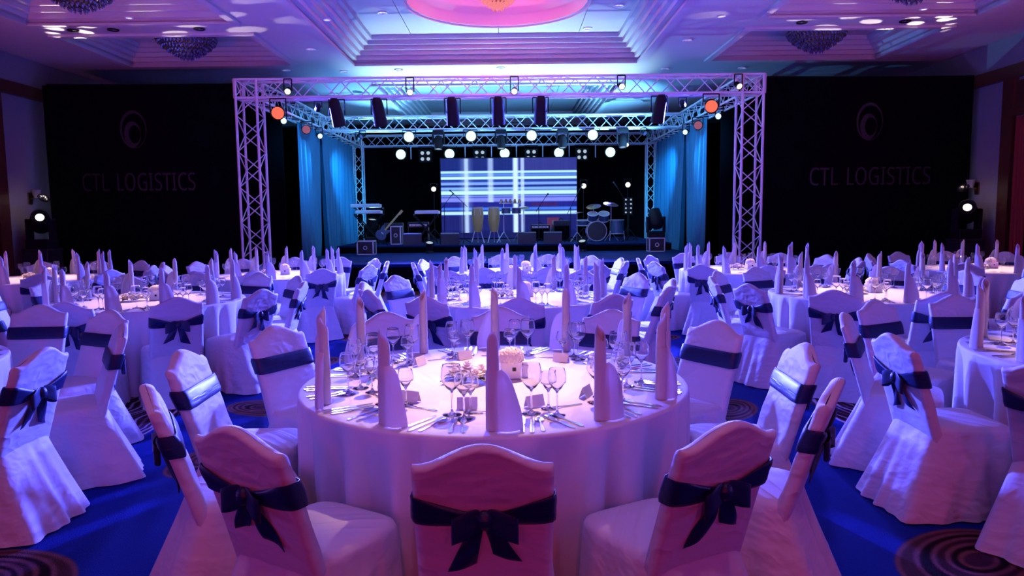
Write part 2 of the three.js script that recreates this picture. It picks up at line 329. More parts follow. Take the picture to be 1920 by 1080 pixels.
{
  const hang = (x, y, z, top) => V(x, top, z);
  // row of blue lamps under the middle beam, and the row under the rear beam
  const nth = (list, x) => ORD[list.indexOf(x)] + ' from the keyboard side';
  const rowA = [-2.81, -1.11, 0.61, 2.28], rowB = [-3.76, -2.05, -0.2, 1.62, 3.42], rowC = [-2.0, -0.26, 1.45, 3.12], rowD = [-2.9, -1.05, 0.7, 2.43], rowE = [-3.4, -1.55, -0.65, 0.2, 1.1, 2.0, 2.9], rowF = [-4.42, -1.99, 0.09, 2.22, 4.55], rowG = [-3.52, -2.66, -1.17, -0.24, 0.62, 3.03];
  for (const [x, aimX, aimZ] of [[-2.81, -1.5, -6], [-1.11, 1.5, -6.5], [0.61, -1.8, -6.5], [2.28, 1.5, -6]]) {
    const q = parCan('blue_par_lamp', `round blue-white lamp under the middle truss beam, ${nth(rowA, x)}`, [x, 3.77, TZM + 0.19], V(aimX, 0.8, aimZ), 0.14, G.blue, 'blue lamps under the middle beam', TB);
    spot('wash_light', BLUE, POWER.wash, q.front, V(aimX, 0.5, aimZ), 25, 0.8, 6);
  }
  for (const [x, aimX, aimZ] of [[-3.76, 1, -7], [-2.05, -4, -7], [-0.2, 0, -8], [1.62, 4, -7], [3.42, -1, -7]]) {
    const q = parCan('blue_par_lamp', `large blue-white lamp hanging under the rear truss beam, ${nth(rowB, x)}`, [x, 3.68, TZ1 + 0.19], V(aimX, 0.8, aimZ), 0.165, G.blue, 'blue lamps under the rear beam', TB);
    spot('wash_light', BLUE, POWER.washBack, q.front, V(aimX, 0.8, aimZ), 25, 0.7, 7);
  }
  // blue lamps under the side beams that light the hall crosswise
  for (const [x, tx, w] of [[TX0 + 0.19, 2.9, 'keyboard'], [TX1 - 0.19, -3.0, 'drum']]) for (const [z, tz] of [[-16.5, -5.2], [-19.6, -7.5]]) {
    const q = parCan('blue_side_lamp', `blue lamp under the ${w}-side side beam, ${z > -17 ? 'nearer the front beam' : 'nearer the middle beam'}`, [x, 3.72, z], V(tx, 0.6, tz), 0.065, G.blue, null, TB);
    spot('cross_light', BLUE, POWER.side * (z > -17 ? 0.95 : 0.85), q.front, V(tx, 0.6, tz), 25, 0.8, 5);
  }
  // moving heads between the blue lamps
  for (const x of [-2.0, -0.26, 1.45, 3.12]) movingHead('moving_head', `black moving light between blue lamps under the middle beam, ${nth(rowC, x)}`, [x, 3.575, TZM + 0.18], V(x, 0, TZM + 0.9), G.small, 'moving lights under the middle beam', true, 0.9);
  // blinders with four small lamps
  for (const x of [-2.9, -1.05, 0.7, 2.43]) {
    const o = thing('blinder_lamp', `black four-lamp blinder hanging under the rear truss beam, ${nth(rowD, x)}`, 'stage lamp', [x, 3.6, TZ1 + 0.19], 0, 'four-lamp blinders under the rear beam');
    part('housing', rbox(0.42, 0.42, 0.12, 0.02), M.blackMetal, o); part('bracket', merged([rod(V(-0.23, 0, 0), V(-0.23, 0.32, 0), 0.012), rod(V(0.23, 0, 0), V(0.23, 0.32, 0), 0.012), rod(V(-0.23, 0.32, 0), V(0.23, 0.32, 0), 0.012)]), M.blackMetal, o);
    for (const [a, b] of [[-1, -1], [1, -1], [-1, 1], [1, 1]]) part('lamp', new THREE.CircleGeometry(0.06, 16).translate(a * 0.1, b * 0.1, 0.07), G.small, o);
  }
  // pipes hanging from the rear beam
  for (const x of [-3.4, -1.55, -0.65, 0.2, 1.1, 2.0, 2.9]) tag(part(numbered('hanging_pipe'), rod(V(x, TB, TZ1 + 0.17), V(x, 3.5, TZ1 + 0.17), 0.02), M.alu, scene), `short metal pipe hanging below the rear truss beam, ${nth(rowE, x)}`, 'pipe', 'hanging pipes of the rear beam');
  // warm lamps on the front beam
  for (const [x, y, ax, az] of [[-4.42, 4.07, -3.6, -8], [-1.99, 4.02, -0.8, -5], [0.09, 4.02, 0, -7], [2.22, 4.09, 3.4, -6], [4.55, 4.08, 5.6, -9]]) {
    const q = parCan('warm_lamp', `small warm white lamp on the front truss beam, ${nth(rowF, x)}`, [x, y, TZ0 + 0.26], V(ax, 0.8, az), 0.058, G.warm, 'warm lamps of the front beam', 4.3);
    spot('par_light', WARM, POWER.par, q.front, V(ax, 0.8, az), 22, 0.8, 3);
  }
  // red lamps beside the columns
  for (const [x, y, z, r, lbl, g2] of [[-4.65, 3.66, -14.8, 0.12, 'red-lit stage lamp hanging beside the keyboard-side front column', G.red], [-5.06, 3.74, -18.3, 0.1, 'dim red lamp on the keyboard-side side beam', G.redDim], [4.03, 3.7, -14.8, 0.12, 'red-lit stage lamp hanging beside the drum-side front column', G.red], [4.66, 3.74, -18.3, 0.1, 'dim red lamp on the drum-side side beam', G.redDim]]) {
    const q = parCan('red_lamp', lbl, [x, y, z], V(x * 0.6, 1.2, -6), r, g2, null, TB);
    spot('red_light', RED, POWER.red, q.front, V(x * 0.6, 1.2, -6), 34, 0.8, 4);
  }
  // dark moving heads hanging under the front beam, turned to the stage
  for (const x of [-3.52, -2.66, -1.17, -0.24, 0.62, 3.03]) {
    const q = parCan('hanging_lamp', `black drum-shaped lamp hanging under the front truss beam, ${nth(rowG, x)}`, [x, 3.62, TZ0], V(x * 0.9, 0.6, -16.4), 0.12, G.dark, 'drum-shaped lamps under the front beam', TB, 1.35);
    spot('stage_light', [0.05, 0.16, 1], POWER.stage, q.front, V(x * 0.8, 0.6, -18.6), 34, 0.9, 4);
  }
}

// ------------------------------------------------------------------ stage, drapes, screen
const DECK = 0.57, RISER = 0.77;
{
  const s = new THREE.Shape(); const x0 = -4.9, x1 = 4.5; s.moveTo(x0, -25.9); s.lineTo(x0, -16.6); s.quadraticCurveTo(x0 + 0.2, -15.2, x0 + 1.8, -15.0); s.lineTo(x1 - 1.8, -15.0); s.quadraticCurveTo(x1 - 0.2, -15.2, x1, -16.6); s.lineTo(x1, -25.9); s.closePath();
  const st = thing('stage_platform', 'low stage with blue carpeted deck and black skirt', 'stage', [0, 0, 0]);
  part('deck', flat(s, DECK - 0.06, 0.06), M.stageCarpet, st); part('skirt', flat(s, 0.0, DECK - 0.06), M.blackCloth, st);
  const rs = thing('stage_riser', 'black-fronted band riser along the back of the stage', 'riser', [0, DECK, 0]);
  part('top', box(9.1, 0.04, 6.1, AX, RISER - DECK - 0.02, -22.75), M.stageCarpet, rs); part('fascia', box(9.1, RISER - DECK - 0.04, 6.1, AX, (RISER - DECK - 0.04) / 2, -22.75), M.blackCloth, rs);
  // black backdrop
  const drape = (name, label, x0, x1, z, h, m, amp = 0.05, folds = 3) => tag(part(numbered(name), sheetGeo(Math.round((x1 - x0) * folds * 6), 4, (u, v) => V(x0 + (x1 - x0) * u, 0.01 + h * v, z + amp * Math.sin(u * (x1 - x0) * folds * 2)), 0.006), m, scene), label, 'curtain');
  drape('backdrop_curtain', 'black curtain across the back of the stage', X0 + 0.2, X1 - 0.2, -26.3, 4.75, M.blackCloth);
  // pleated side drapes in three panels each
  for (const side of [-1, 1]) {
    const x = side < 0 ? TX0 - 0.1 : TX1 + 0.1;
    for (let k = 0; k < 3; k++) {
      const za = -18.6 - k * 2.15, zb = za - 2.05, ph = k * 1.7;
      const gather = (v) => 1 - 0.22 * smooth(0.25, 0.0, v) * (k === 0 ? 1 : 0.4);
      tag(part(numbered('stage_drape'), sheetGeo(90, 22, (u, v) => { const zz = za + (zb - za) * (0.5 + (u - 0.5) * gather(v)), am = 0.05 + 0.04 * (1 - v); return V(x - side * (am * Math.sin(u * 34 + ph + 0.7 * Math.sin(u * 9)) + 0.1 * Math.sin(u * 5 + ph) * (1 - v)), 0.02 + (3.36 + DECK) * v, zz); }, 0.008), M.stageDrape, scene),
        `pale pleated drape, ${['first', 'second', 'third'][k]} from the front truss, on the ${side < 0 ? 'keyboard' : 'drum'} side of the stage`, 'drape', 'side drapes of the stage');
    }
    // lamps on the front and middle beams that wash the drapes
    for (const [lx, lz, tz, ty, w] of [[3.75, TZ0 - 0.19, -19.2, 2.9, 'front'], [3.9, TZM + 0.19, -18.4, 2.6, 'middle'], [4.1, TZM - 0.19, -23.2, 2.6, 'middle']]) {
      const xx = side * lx + AX, q = parCan('drape_lamp', `small cyan lamp under the ${w} beam aimed at the ${tz < -20 ? 'rear' : 'front'} ${side < 0 ? 'keyboard' : 'drum'}-side drapes`, [xx, 3.8, lz], V(x, ty, tz), 0.06, G.dark, null, TB);
      spot('drape_light', [0.02, 0.42, 1], POWER.drape, q.front, V(x, ty, tz), 24, 0.9, 3);
    }
  }
  // black masking legs between the front columns and the drapes
  drape('masking_curtain', 'black masking curtain beside the keyboard-side drapes', -9.6, TX0 - 0.1, -17.4, 4.5, M.blackCloth);
  drape('masking_curtain', 'black masking curtain beside the drum-side drapes', TX1 + 0.1, 9.4, -17.4, 4.5, M.blackCloth);
}
// video wall
{
  const W = 1024, H = 600, c = document.createElement('canvas'); c.width = W; c.height = H; const g = c.getContext('2d');
  const col = (r, q, b, a = 1) => `rgba(${r},${q},${b},${a})`;
  g.fillStyle = col(16, 26, 110); g.fillRect(0, 0, W, H);
  g.fillStyle = col(44, 46, 130); g.fillRect(560, 0, 464, 100);
  const bars = [[92, 22, 170, 225, 255], [114, 20, 80, 130, 230], [134, 26, 190, 240, 255], [162, 14, 30, 60, 160], [176, 26, 120, 160, 255], [204, 10, 20, 40, 120], [214, 24, 120, 170, 255], [238, 38, 185, 240, 255], [278, 12, 110, 140, 245], [290, 40, 120, 130, 245], [332, 34, 26, 26, 130], [366, 26, 60, 110, 225], [396, 30, 175, 225, 255], [428, 110, 22, 24, 100], [540, 60, 12, 16, 80]];
  for (const [y, h, r, q, b] of bars) { const gr = g.createLinearGradient(0, y, 0, y + h); gr.addColorStop(0, col(r, q, b, 0.4)); gr.addColorStop(0.3, col(r, q, b)); gr.addColorStop(0.75, col(r, q, b)); gr.addColorStop(1, col(r, q, b, 0.4)); g.fillStyle = gr; g.fillRect(0, y, W, h); }
  g.fillStyle = col(70, 20, 80, 0.7); g.fillRect(680, 336, 200, 26); g.fillStyle = col(150, 40, 40, 0.5); g.fillRect(800, 450, 90, 80);
  for (const [x, w, a, b] of [[170, 44, 0.75, 255], [130, 120, 0.28, 255], [345, 60, 0.7, 255], [535, 56, 1, 255], [595, 40, 0.75, 255]]) { const gr = g.createLinearGradient(x, 0, x + w, 0); gr.addColorStop(0, col(170, 205, b, 0)); gr.addColorStop(0.3, col(195, 225, b, a)); gr.addColorStop(0.7, col(195, 225, b, a)); gr.addColorStop(1, col(170, 205, b, 0)); g.fillStyle = gr; g.fillRect(x, 0, w, x === 345 ? 330 : 560); }
  for (let k = 0; k < 50; k++) { g.fillStyle = col(150, 180, 255, 0.06); g.fillRect(hash(k, 3, 1) * W, 0, 3, H); }
  const t = new THREE.CanvasTexture(c); t.colorSpace = THREE.SRGBColorSpace; t.magFilter = THREE.LinearFilter;
  const w = 4.56, h = 2.66, x = -0.07, y = 2.14, z = -24.6;
  const o = thing('video_screen', 'large video screen showing white and blue light bars behind the band', 'screen', [x, y, z]);
  part('picture', new THREE.PlaneGeometry(w, h).translate(0, 0, 0.062), new THREE.MeshStandardMaterial({ color: 0x000000, roughness: 0.6, emissive: 0xffffff, emissiveMap: t, emissiveIntensity: 1.25 }), o, 'glowing picture of crossing white and blue bars');
  part('cabinet', box(w + 0.06, h + 0.06, 0.12), M.blackMetal, o);
  part('foot', box(0.3, y - h / 2 - RISER, 0.3, -1.4, -(h / 2 + (y - h / 2 - RISER) / 2), 0), M.blackMetal, o); part('foot', box(0.3, y - h / 2 - RISER, 0.3, 1.4, -(h / 2 + (y - h / 2 - RISER) / 2), 0), M.blackMetal, o);
  const l = new THREE.RectAreaLight(lin([0.45, 0.6, 1]), POWER.screen, w, h); l.name = 'screen_light'; l.position.set(x, y, z + 0.08); l.rotation.y = Math.PI; scene.add(l);
}
// black lettered screens on both sides of the stage
const font = await new FontLoader().loadAsync('fonts/droid/droid_sans_regular.typeface.json');
for (const s of [-1, 1]) {
  const [a, b] = s < 0 ? [-9.5, -5.57] : [5.2, 9.43], cx = (a + b) / 2, where = s < 0 ? 'keyboard' : 'drum';
  const o = thing('lettered_screen', `tall black cloth screen with dark lettering and oval emblem, ${where} side`, 'screen', [cx, 0, -15.05]);
  part('cloth', sheetGeo(60, 4, (u, v) => V((u - 0.5) * (b - a), 0.01 + 4.27 * v, 0.008 * Math.sin(u * 40)), 0.02), M.blackCloth, o);
  part('frame', merged([rod(V(-(b - a) / 2 + 0.05, 0, -0.06), V(-(b - a) / 2 + 0.05, 4.24, -0.06), 0.025), rod(V((b - a) / 2 - 0.05, 0, -0.06), V((b - a) / 2 - 0.05, 4.24, -0.06), 0.025), rod(V(-(b - a) / 2 + 0.05, 4.3, -0.06), V((b - a) / 2 - 0.05, 4.24, -0.06), 0.025)]), M.blackMetal, o);
  const tw = s < 0 ? 2.32 : 2.48, tx = s < 0 ? -7.64 : 7.38;
  const word = (txt, w, x) => { const g = new TextGeometry(txt, { font, size: 0.36, depth: 0.015, curveSegments: 6 }); g.computeBoundingBox(); const bb = g.boundingBox; g.translate(-bb.min.x, 0, 0); g.scale(w / (bb.max.x - bb.min.x), 1, 1); return part('lettering', g.translate(x - cx, s < 0 ? 2.14 : 2.1, 0.025), M.letter, o, 'dark grey letters'); };
  word('CTL', tw * 0.235, tx - tw / 2); word('LOGISTICS', tw * 0.69, tx - tw / 2 + tw * 0.31);
  const ex = s < 0 ? -7.69 : 7.33, crescent = (cx2, cy2, rx, ry, dx, dy, k) => { const h = new THREE.Shape(); h.absellipse(cx2, cy2, rx, ry, 0, Math.PI * 2); const q = new THREE.Path(); q.absellipse(cx2 + dx, cy2 + dy, rx * k, ry * k, 0, Math.PI * 2, true); h.holes.push(q); return new THREE.ExtrudeGeometry(h, { depth: 0.015, bevelEnabled: false, curveSegments: 32 }); };
  part('emblem', crescent(ex - cx, 3.38, 0.27, 0.38, 0.012, -0.02, 0.9).translate(0, 0, 0.025), M.letter, o, 'dark grey oval ring');
  part('emblem', crescent(ex - cx - 0.02, 3.28, 0.17, 0.26, 0.045, 0.0, 0.7).translate(0, 0, 0.025), M.letter, o, 'dark grey inner crescent');
}
// big moving lights on black cases by the side walls, throwing a broken pattern on the ceiling
for (const s of [-1, 1]) {
  const x = s < 0 ? -9.42 : 9.12, z = -14.55, where = s < 0 ? 'keyboard' : 'drum';
  const b = thing('black_case', `black case carrying the moving light by the ${where}-side wall`, 'case', [x, 0, z]); part('body', rbox(0.5, 0.94, 0.5, 0.02, 0, 0.47, 0), M.caseBlack, b); part('lid', rbox(0.52, 0.05, 0.52, 0.01, 0, 0.965, 0), M.caseBlack, b);
  const aim = V(s < 0 ? -8.6 : 8.3, 2.2, -13.2);
  const q = movingHead('moving_head', `large moving light with white lens on the case by the ${where}-side wall`, [x, 1.52, z], aim, G.white, null, false, 1.35, 0.058);
  const gs = new THREE.Shape(); gs.absarc(0, 0, 0.115, 0, Math.PI * 2); let k = 0;
  for (let i = -3; i <= 3; i++) for (let j = -4; j <= 4; j++) { const px = i * 0.027 + 0.004 * (hash(i, j, 1) - 0.5), py = j * 0.02 + 0.004 * (hash(i, j, 2) - 0.5); if (Math.hypot(px, py) > 0.095 || hash(i, j, 7 + s) < 0.2) continue; const p = new THREE.Path(); p.absellipse(px, py, 0.007 + 0.004 * hash(i, j, 3), 0.003 + 0.0045 * hash(i, j, 4), 0, Math.PI * 2, true, (hash(i, j, 5) - 0.5) * 0.9); gs.holes.push(p); k++; }
  const gb = V(x, 1.86, z - 0.02), tgt = V(s < 0 ? -6.6 : 6.3, CH, -13.0), dir = tgt.clone().sub(gb).normalize();
  const gp = part('pattern_plate', new THREE.ExtrudeGeometry(gs, { depth: 0.002, bevelEnabled: false, curveSegments: 5 }), M.blackMetal, q.o); gp.position.copy(gb.clone().addScaledVector(dir, 0.2).sub(V(x, 1.52, z))); gp.quaternion.setFromUnitVectors(V(0, 0, 1), dir);
  spot('pattern_light', [1, 0.82, 0.74], POWER.pattern, gb, tgt, 22, 0.3, 0.05);
}

// ------------------------------------------------------------------ covered chair with sash and bow
const leanZ = (y) => 0.185 + 0.30 * (y - 0.45) + 0.06 * (y - 0.45) ** 2;
const backTop = (x) => { const s = Math.min(1, Math.abs(x) / 0.2); return 0.852 + 0.066 * Math.pow(0.5 + 0.5 * Math.cos(Math.PI * Math.min(1, s * 1.06)), 0.85) + 0.004 * Math.pow(s, 6); };
function backSection(u, a, b, r) {       // rounded rectangle walked once, u in 0..1, starting at the right side
  const t = u * Math.PI * 2, n = 7, c = Math.cos(t), s = Math.sin(t), k = Math.pow(Math.pow(Math.abs(c), n) + Math.pow(Math.abs(s), n), -1 / n);
  // even out the walk along the wide sides
  return [a * Math.max(-1, Math.min(1, k * c * 1.0)), b * Math.max(-1, Math.min(1, k * s))];
}
const BT = 0.028;
const evenU = (() => { // table from arc length to angle for the thin section
  const n = 2000, acc = [0]; let p = backSection(0, 0.2, BT, 0);
  for (let i = 1; i <= n; i++) { const q = backSection(i / n, 0.2, BT, 0); acc.push(acc[i - 1] + Math.hypot(q[0] - p[0], q[1] - p[1])); p = q; }
  return (u) => { const t = u * acc[n]; let lo = 0, hi = n; while (hi - lo > 1) { const m = (lo + hi) >> 1; acc[m] <= t ? lo = m : hi = m; } return (lo + (t - acc[lo]) / Math.max(1e-9, acc[hi] - acc[lo])) / n; };
})();
function chairParts(v0) {
  const nv = 20, cap = 5;
  const back = ringGeo(56, nv + cap, (u, v) => {
    const row = v * (nv + cap), [x, zz] = backSection(evenU(u), 0.2, BT, 0), top = backTop(x) - 0.022, y0 = 0.36;
    let y, z, xs = x;
    if (row <= nv) { const t = row / nv; y = y0 + (top - y0) * t; z = zz * (1 + 0.15 * (1 - t)); } else { const f = (row - nv) / cap * Math.PI / 2; y = top + 0.022 * Math.sin(f); z = zz * Math.max(0, Math.cos(f)); xs = x * (1 - 0.02 * (1 - Math.cos(f))); }
    const w = (1 - 0.9 * Math.exp(-(((y - 0.705) / 0.07) ** 4))) * (0.006 * (fbm(x * 9 + v0 * 5, y * 7 + (zz > 0 ? 9 : 0), v0) - 0.5) + (zz > 0 ? 0.006 * Math.exp(-(((y - 0.78 - 0.14 * x) / 0.02) ** 2)) * Math.sin(x * 14 + v0) : 0.004 * Math.sin(y * 30 + x * 8 + v0)));
    return V(xs, y, leanZ(y) + z + Math.sign(zz) * w * Math.pow(Math.min(1, Math.abs(zz) / BT), 3));
  });
  const rows = [[0.05, 0.478], [0.5, 0.476], [0.85, 0.468], [0.96, 0.458], [1, 0.44]];
  const nr = rows.length, ns = 16;
  const skirt = ringGeo(96, nr - 1 + ns, (u, v) => {
    const row = Math.round(v * (nr - 1 + ns)), t = u * Math.PI * 2, fl = row < nr ? 0 : (row - nr + 1) / ns, n = 5.5 + 4 * fl;
    const c = Math.cos(t), s = Math.sin(t), k = Math.pow(Math.pow(Math.abs(c), n) + Math.pow(Math.abs(s), n), -1 / n), sc = row < nr ? rows[row][0] : 1;
    const e = Math.pow(fl, 1.1), hx = 0.21 + 0.06 * e * (0.25 + 0.75 * smooth(-0.75, 0.4, s)), hzF = 0.222 + 0.004 * e, hzR = 0.205 + 0.175 * e;
    let x = hx * sc * k * c, z = (s < 0 ? hzF : hzR) * sc * k * s;
    const y = row < nr ? rows[row][1] + 0.004 * Math.sin(x * 40 + v0) * (1 - sc) : 0.44 - 0.432 * fl;
    const fold = fl * (0.011 * Math.sin(t * 9 + v0 * 2 + Math.sin(t * 3 + v0)) + 0.009 * Math.sin(t * 17 + v0 * 5 + fl * 2) + 0.02 * (fbm(Math.cos(t) * 3 + v0, Math.sin(t) * 3, v0) - 0.5)) * (s < -0.6 ? 0.35 : 1);
    x += fold * c; z += fold * s;
    return V(x, y, z);
  }, false, true);
  // turn the skirt's winding outwards: rows run from the middle of the seat down
  { const ix = skirt.index.array; for (let i = 0; i < ix.length; i += 3) { const q = ix[i]; ix[i] = ix[i + 1]; ix[i + 1] = q; } skirt.computeVertexNormals(); }
  // sash: a soft band around the back, dipping to the knot behind
  const sashY = 0.715, SG = 10;
  const sash = (() => {
    const nu = 64, p = [], ix = [], uv = [];
    for (let i = 0; i < nu; i++) {
      const [x, zz] = backSection(evenU(i / nu), 0.2, BT, 0), rear = zz > 0 ? 1 - Math.pow(Math.abs(x) / 0.2, 1.6) : 0;
      const yc = sashY - 0.028 * rear, hh = 0.046 * (1 - 0.62 * Math.pow(rear, 1.7)), sx = Math.sign(x) * Math.pow(Math.abs(x) / 0.2, 12), sz = Math.sign(zz) * Math.min(1, Math.abs(zz) / BT), thin = 1 - 0.45 * Math.abs(sx);
      for (let j = 0; j < SG; j++) {
        const a = j / SG * Math.PI * 2, yy = yc + hh * Math.sin(a) * 1.0, out = 0.0085 + 0.0075 * Math.cos(a) + 0.0025 * Math.sin(a * 3 + x * 20 + v0) * (rear > 0 ? 1 : 0.4) + 0.004 * rear;
        p.push(x + sx * out * thin, yy, leanZ(yy) + zz + sz * out); uv.push(i / nu * 0.8, j / SG * 0.2);
      }
    }
    for (let i = 0; i < nu; i++) for (let j = 0; j < SG; j++) { const a = i * SG + j, b = ((i + 1) % nu) * SG + j, c = i * SG + (j + 1) % SG, d = ((i + 1) % nu) * SG + (j + 1) % SG; ix.push(a, d, b, a, c, d); }
    const g = new THREE.BufferGeometry(); g.setAttribute('position', new THREE.Float32BufferAttribute(p, 3)); g.setAttribute('uv', new THREE.Float32BufferAttribute(uv, 2)); g.setIndex(ix); g.computeVertexNormals(); return g;
  })();
  const ky = sashY - 0.03, kz = leanZ(ky) + BT + 0.018;
  const knot = new THREE.SphereGeometry(1, 12, 8).scale(0.026, 0.03, 0.02).translate(0.004 * Math.sin(v0), ky, kz);
  const loop = (s) => sheetGeo(18, 4, (u, v) => {
    const a = u * Math.PI * 2, L = 0.078 + 0.008 * Math.sin(v0 + s), w = (v - 0.5) * (0.055 + 0.04 * Math.sin(u * Math.PI));
    const r = (1 - Math.cos(a)) / 2; return V(s * (0.012 + L * r), ky - 0.03 * r + w * (1 - 0.2 * r) + 0.006 * Math.sin(a), kz + 0.002 + 0.016 * Math.sin(a) * r + 0.008 * r);
  }, 0.003);
  const tail = (s) => sheetGeo(5, 12, (u, v) => {
    const L = 0.15 + 0.02 * Math.sin(v0 * 3 + s), w = 0.03 + 0.055 * v, y = ky - L * v - (u - 0.5) * s * 0.03 * v;
    return V(s * (0.012 + 0.055 * v) + (u - 0.5) * w, y, leanZ(y) + BT + 0.014 + 0.008 * Math.sin(v * 5 + u * 4 + v0));
  }, 0.0025);
  return { back, skirt, sash, knot, loops: [loop(-1), loop(1)], tails: [tail(-1), tail(1)] };
}
const chairKinds = [1, 2.3, 4.1].map(chairParts);
const chairProtos = [];
function chairAt(kind, pos, turn, label, group) {
  if (!chairProtos[kind]) {
    const P = chairKinds[kind], o = thing('banquet_chair', label, 'chair', pos, turn, group);
    part('seat_cover', P.skirt, M.cover, o); part('back_cover', P.back, M.cover, o);
    const sa = part('sash', P.sash, M.sash, o, 'dark blue satin sash'); part('bow_knot', P.knot, M.sash, sa);
    for (const l of P.loops) part('bow_loop', l, M.sash, sa);
    for (const l of P.tails) part('bow_tail', l, M.sash, sa);
    chairProtos[kind] = o; return o;
  }
  return copyOf(chairProtos[kind], pos, turn, label, group);
}

// ------------------------------------------------------------------ table, napkin, glass and cutlery shapes
const TR = 0.92, TH = 0.75;
function clothGeo(ph) {
  const nu = 240, top = [0.03, 0.3, 0.6, 0.85, 0.95, 0.985], ns = 14;
  const g = ringGeo(nu, top.length + ns + 2, (u, v) => {
    const row = Math.round(v * (top.length + ns + 2)), t = u * Math.PI * 2;
    if (row < top.length) return V(Math.cos(t) * TR * top[row], TH, Math.sin(t) * TR * top[row]);
    if (row < top.length + 2) { const f = (row - top.length + 1) / 2 * Math.PI / 2; const r = TR * 0.985 + 0.014 * Math.sin(f); return V(Math.cos(t) * r, TH - 0.014 * (1 - Math.cos(f)), Math.sin(t) * r); }
    const fl = (row - top.length - 1) / (ns + 1), w = fbm(Math.cos(t) * 4 + ph, Math.sin(t) * 4, ph), s = Math.sin(t * 24 + 9 * w + ph), amp = 0.04 * Math.pow(fl, 0.7) * (0.45 + 1.1 * vnoise(Math.cos(t) * 5 + ph, Math.sin(t) * 5, 3 + ph));
    const r = TR + 0.004 + 0.014 * fl + 1.5 * amp * (Math.pow(Math.abs(s), 0.45) * Math.sign(s) - 1);
    return V(Math.cos(t) * r, (TH - 0.014) * (1 - fl) + 0.004, Math.sin(t) * r);
  }, false, true);
  const ix = g.index.array; for (let i = 0; i < ix.length; i += 3) { const q = ix[i]; ix[i] = ix[i + 1]; ix[i + 1] = q; } g.computeVertexNormals();
  return g;
}
const cloths = [clothGeo(0.7), clothGeo(3.9)];
const topGeo = new THREE.CylinderGeometry(TR - 0.03, TR - 0.03, 0.03, 48).translate(0, TH - 0.025, 0);
const legGeo = rod(V(0, 0, 0), V(0, TH - 0.04, 0), 0.022, 8);
function napkinGeo(ph) {
  const H = 0.372;
  const tube = sheetGeo(44, 14, (u, v) => {
    const a = u * Math.PI * 2 * 2.2 + ph, da = Math.abs(((a - ph - 0.6 + Math.PI * 9) % (Math.PI * 2)) - Math.PI) / Math.PI, tip = H - 0.062 * Math.pow(da, 1.2) - 0.02 * u, y = 0.001 + tip * v;
    const r = (0.0165 + 0.007 * u) * (1.1 - 0.16 * v) + 0.001 * Math.sin(a * 2 + y * 30);
    return V(r * Math.cos(a), y, r * Math.sin(a));
  }, 0.0022);
  const d = (y) => 0.078 * Math.sqrt(Math.max(0, 1 - Math.pow(y / 0.226, 1.7))) * (1 + 0.06 * Math.sin(y * 22 + ph));
  const wing = sheetGeo(26, 14, (u, v) => {   // wraps the tube from its left side across the front and leaves it to the right
    const y = 0.001 + 0.224 * v, w = d(y), r = 0.0245 * (1.1 - 0.16 * y / H) + 0.0012;
    if (u < 0.4) { const a = Math.PI * (1 - 0.5 * u / 0.4); return V(r * Math.cos(a), y, r * Math.sin(a)); }
    const q = (u - 0.4) / 0.6; return V(r * Math.sin(q * Math.PI / 2) + w * Math.pow(q, 1.15), y, r * Math.cos(q * Math.PI / 2) + (0.30 + 0.1 * Math.sin(ph)) * w * Math.sin(q * 2.6));
  }, 0.0022);
  return merged([tube, wing]);
}
const napkins = [napkinGeo(0.3), napkinGeo(2.0), napkinGeo(1.1), napkinGeo(4.0)];
const bowl = (h, r, hb, n = 20) => lathe([[0.0005, 0], [r * 0.9, 0.0015], [r * 0.86, 0.004], [0.012, 0.008], [0.0045, 0.02], [0.0038, h - hb - 0.008], [0.007, h - hb], [r * 0.55, h - hb + 0.014], [r * 0.86, h - hb + 0.034], [r, h - hb * 0.52], [r * 0.97, h - hb * 0.3], [r * 0.82, h - 0.002], [r * 0.81, h]], n);
// near glasses have walls: the outer profile up to the rim, then back down inside the bowl
const walled = (h, r, hb, n = 28) => lathe([[0.0005, 0], [r * 0.9, 0.0008], [r * 0.9, 0.0022], [0.013, 0.006], [0.005, 0.016], [0.0036, 0.03], [0.0036, h - hb - 0.012], [0.006, h - hb - 0.003], [r * 0.5, h - hb + 0.010], [r * 0.82, h - hb + 0.03], [r * 0.97, h - hb * 0.62], [r, h - hb * 0.5], [r * 0.97, h - hb * 0.3], [r * 0.88, h - hb * 0.1], [r * 0.82, h],
  [r * 0.82 - 0.0012, h], [r * 0.88 - 0.0012, h - hb * 0.1], [r * 0.97 - 0.0012, h - hb * 0.3], [r - 0.0012, h - hb * 0.5], [r * 0.97 - 0.0012, h - hb * 0.62], [r * 0.82 - 0.0012, h - hb + 0.0312], [r * 0.5 - 0.001, h - hb + 0.0118], [0.0005, h - hb + 0.004]], n);
const glassGeos = { big: walled(0.205, 0.043, 0.105), mid: walled(0.19, 0.037, 0.09), small: walled(0.155, 0.034, 0.075), bigFar: bowl(0.205, 0.043, 0.105, 12), midFar: bowl(0.185, 0.037, 0.09, 12) };
const flatPiece = (pts, th, bend) => { const s = new THREE.Shape(pts.map(([x, y]) => new THREE.Vector2(x, y))); const g = new THREE.ExtrudeGeometry(s, { depth: th, bevelEnabled: true, bevelThickness: 0.0006, bevelSize: 0.0006, bevelSegments: 1, curveSegments: 4 }); g.rotateX(-Math.PI / 2); const p = g.attributes.position; if (bend) for (let i = 0; i < p.count; i++) p.setY(i, p.getY(i) + bend(-p.getZ(i))); g.computeVertexNormals(); return g; };
const sym = (half) => [...half, ...half.slice().reverse().map(([x, y]) => [-x, y])];
const knifeGeo = flatPiece([[0.004, -0.11], [0.008, -0.1], [0.008, -0.03], [0.005, -0.005], [0.010, 0.01], [0.011, 0.07], [0.006, 0.105], [-0.003, 0.112], [-0.005, 0.0], [-0.008, -0.03], [-0.008, -0.1], [-0.004, -0.11]], 0.0025);
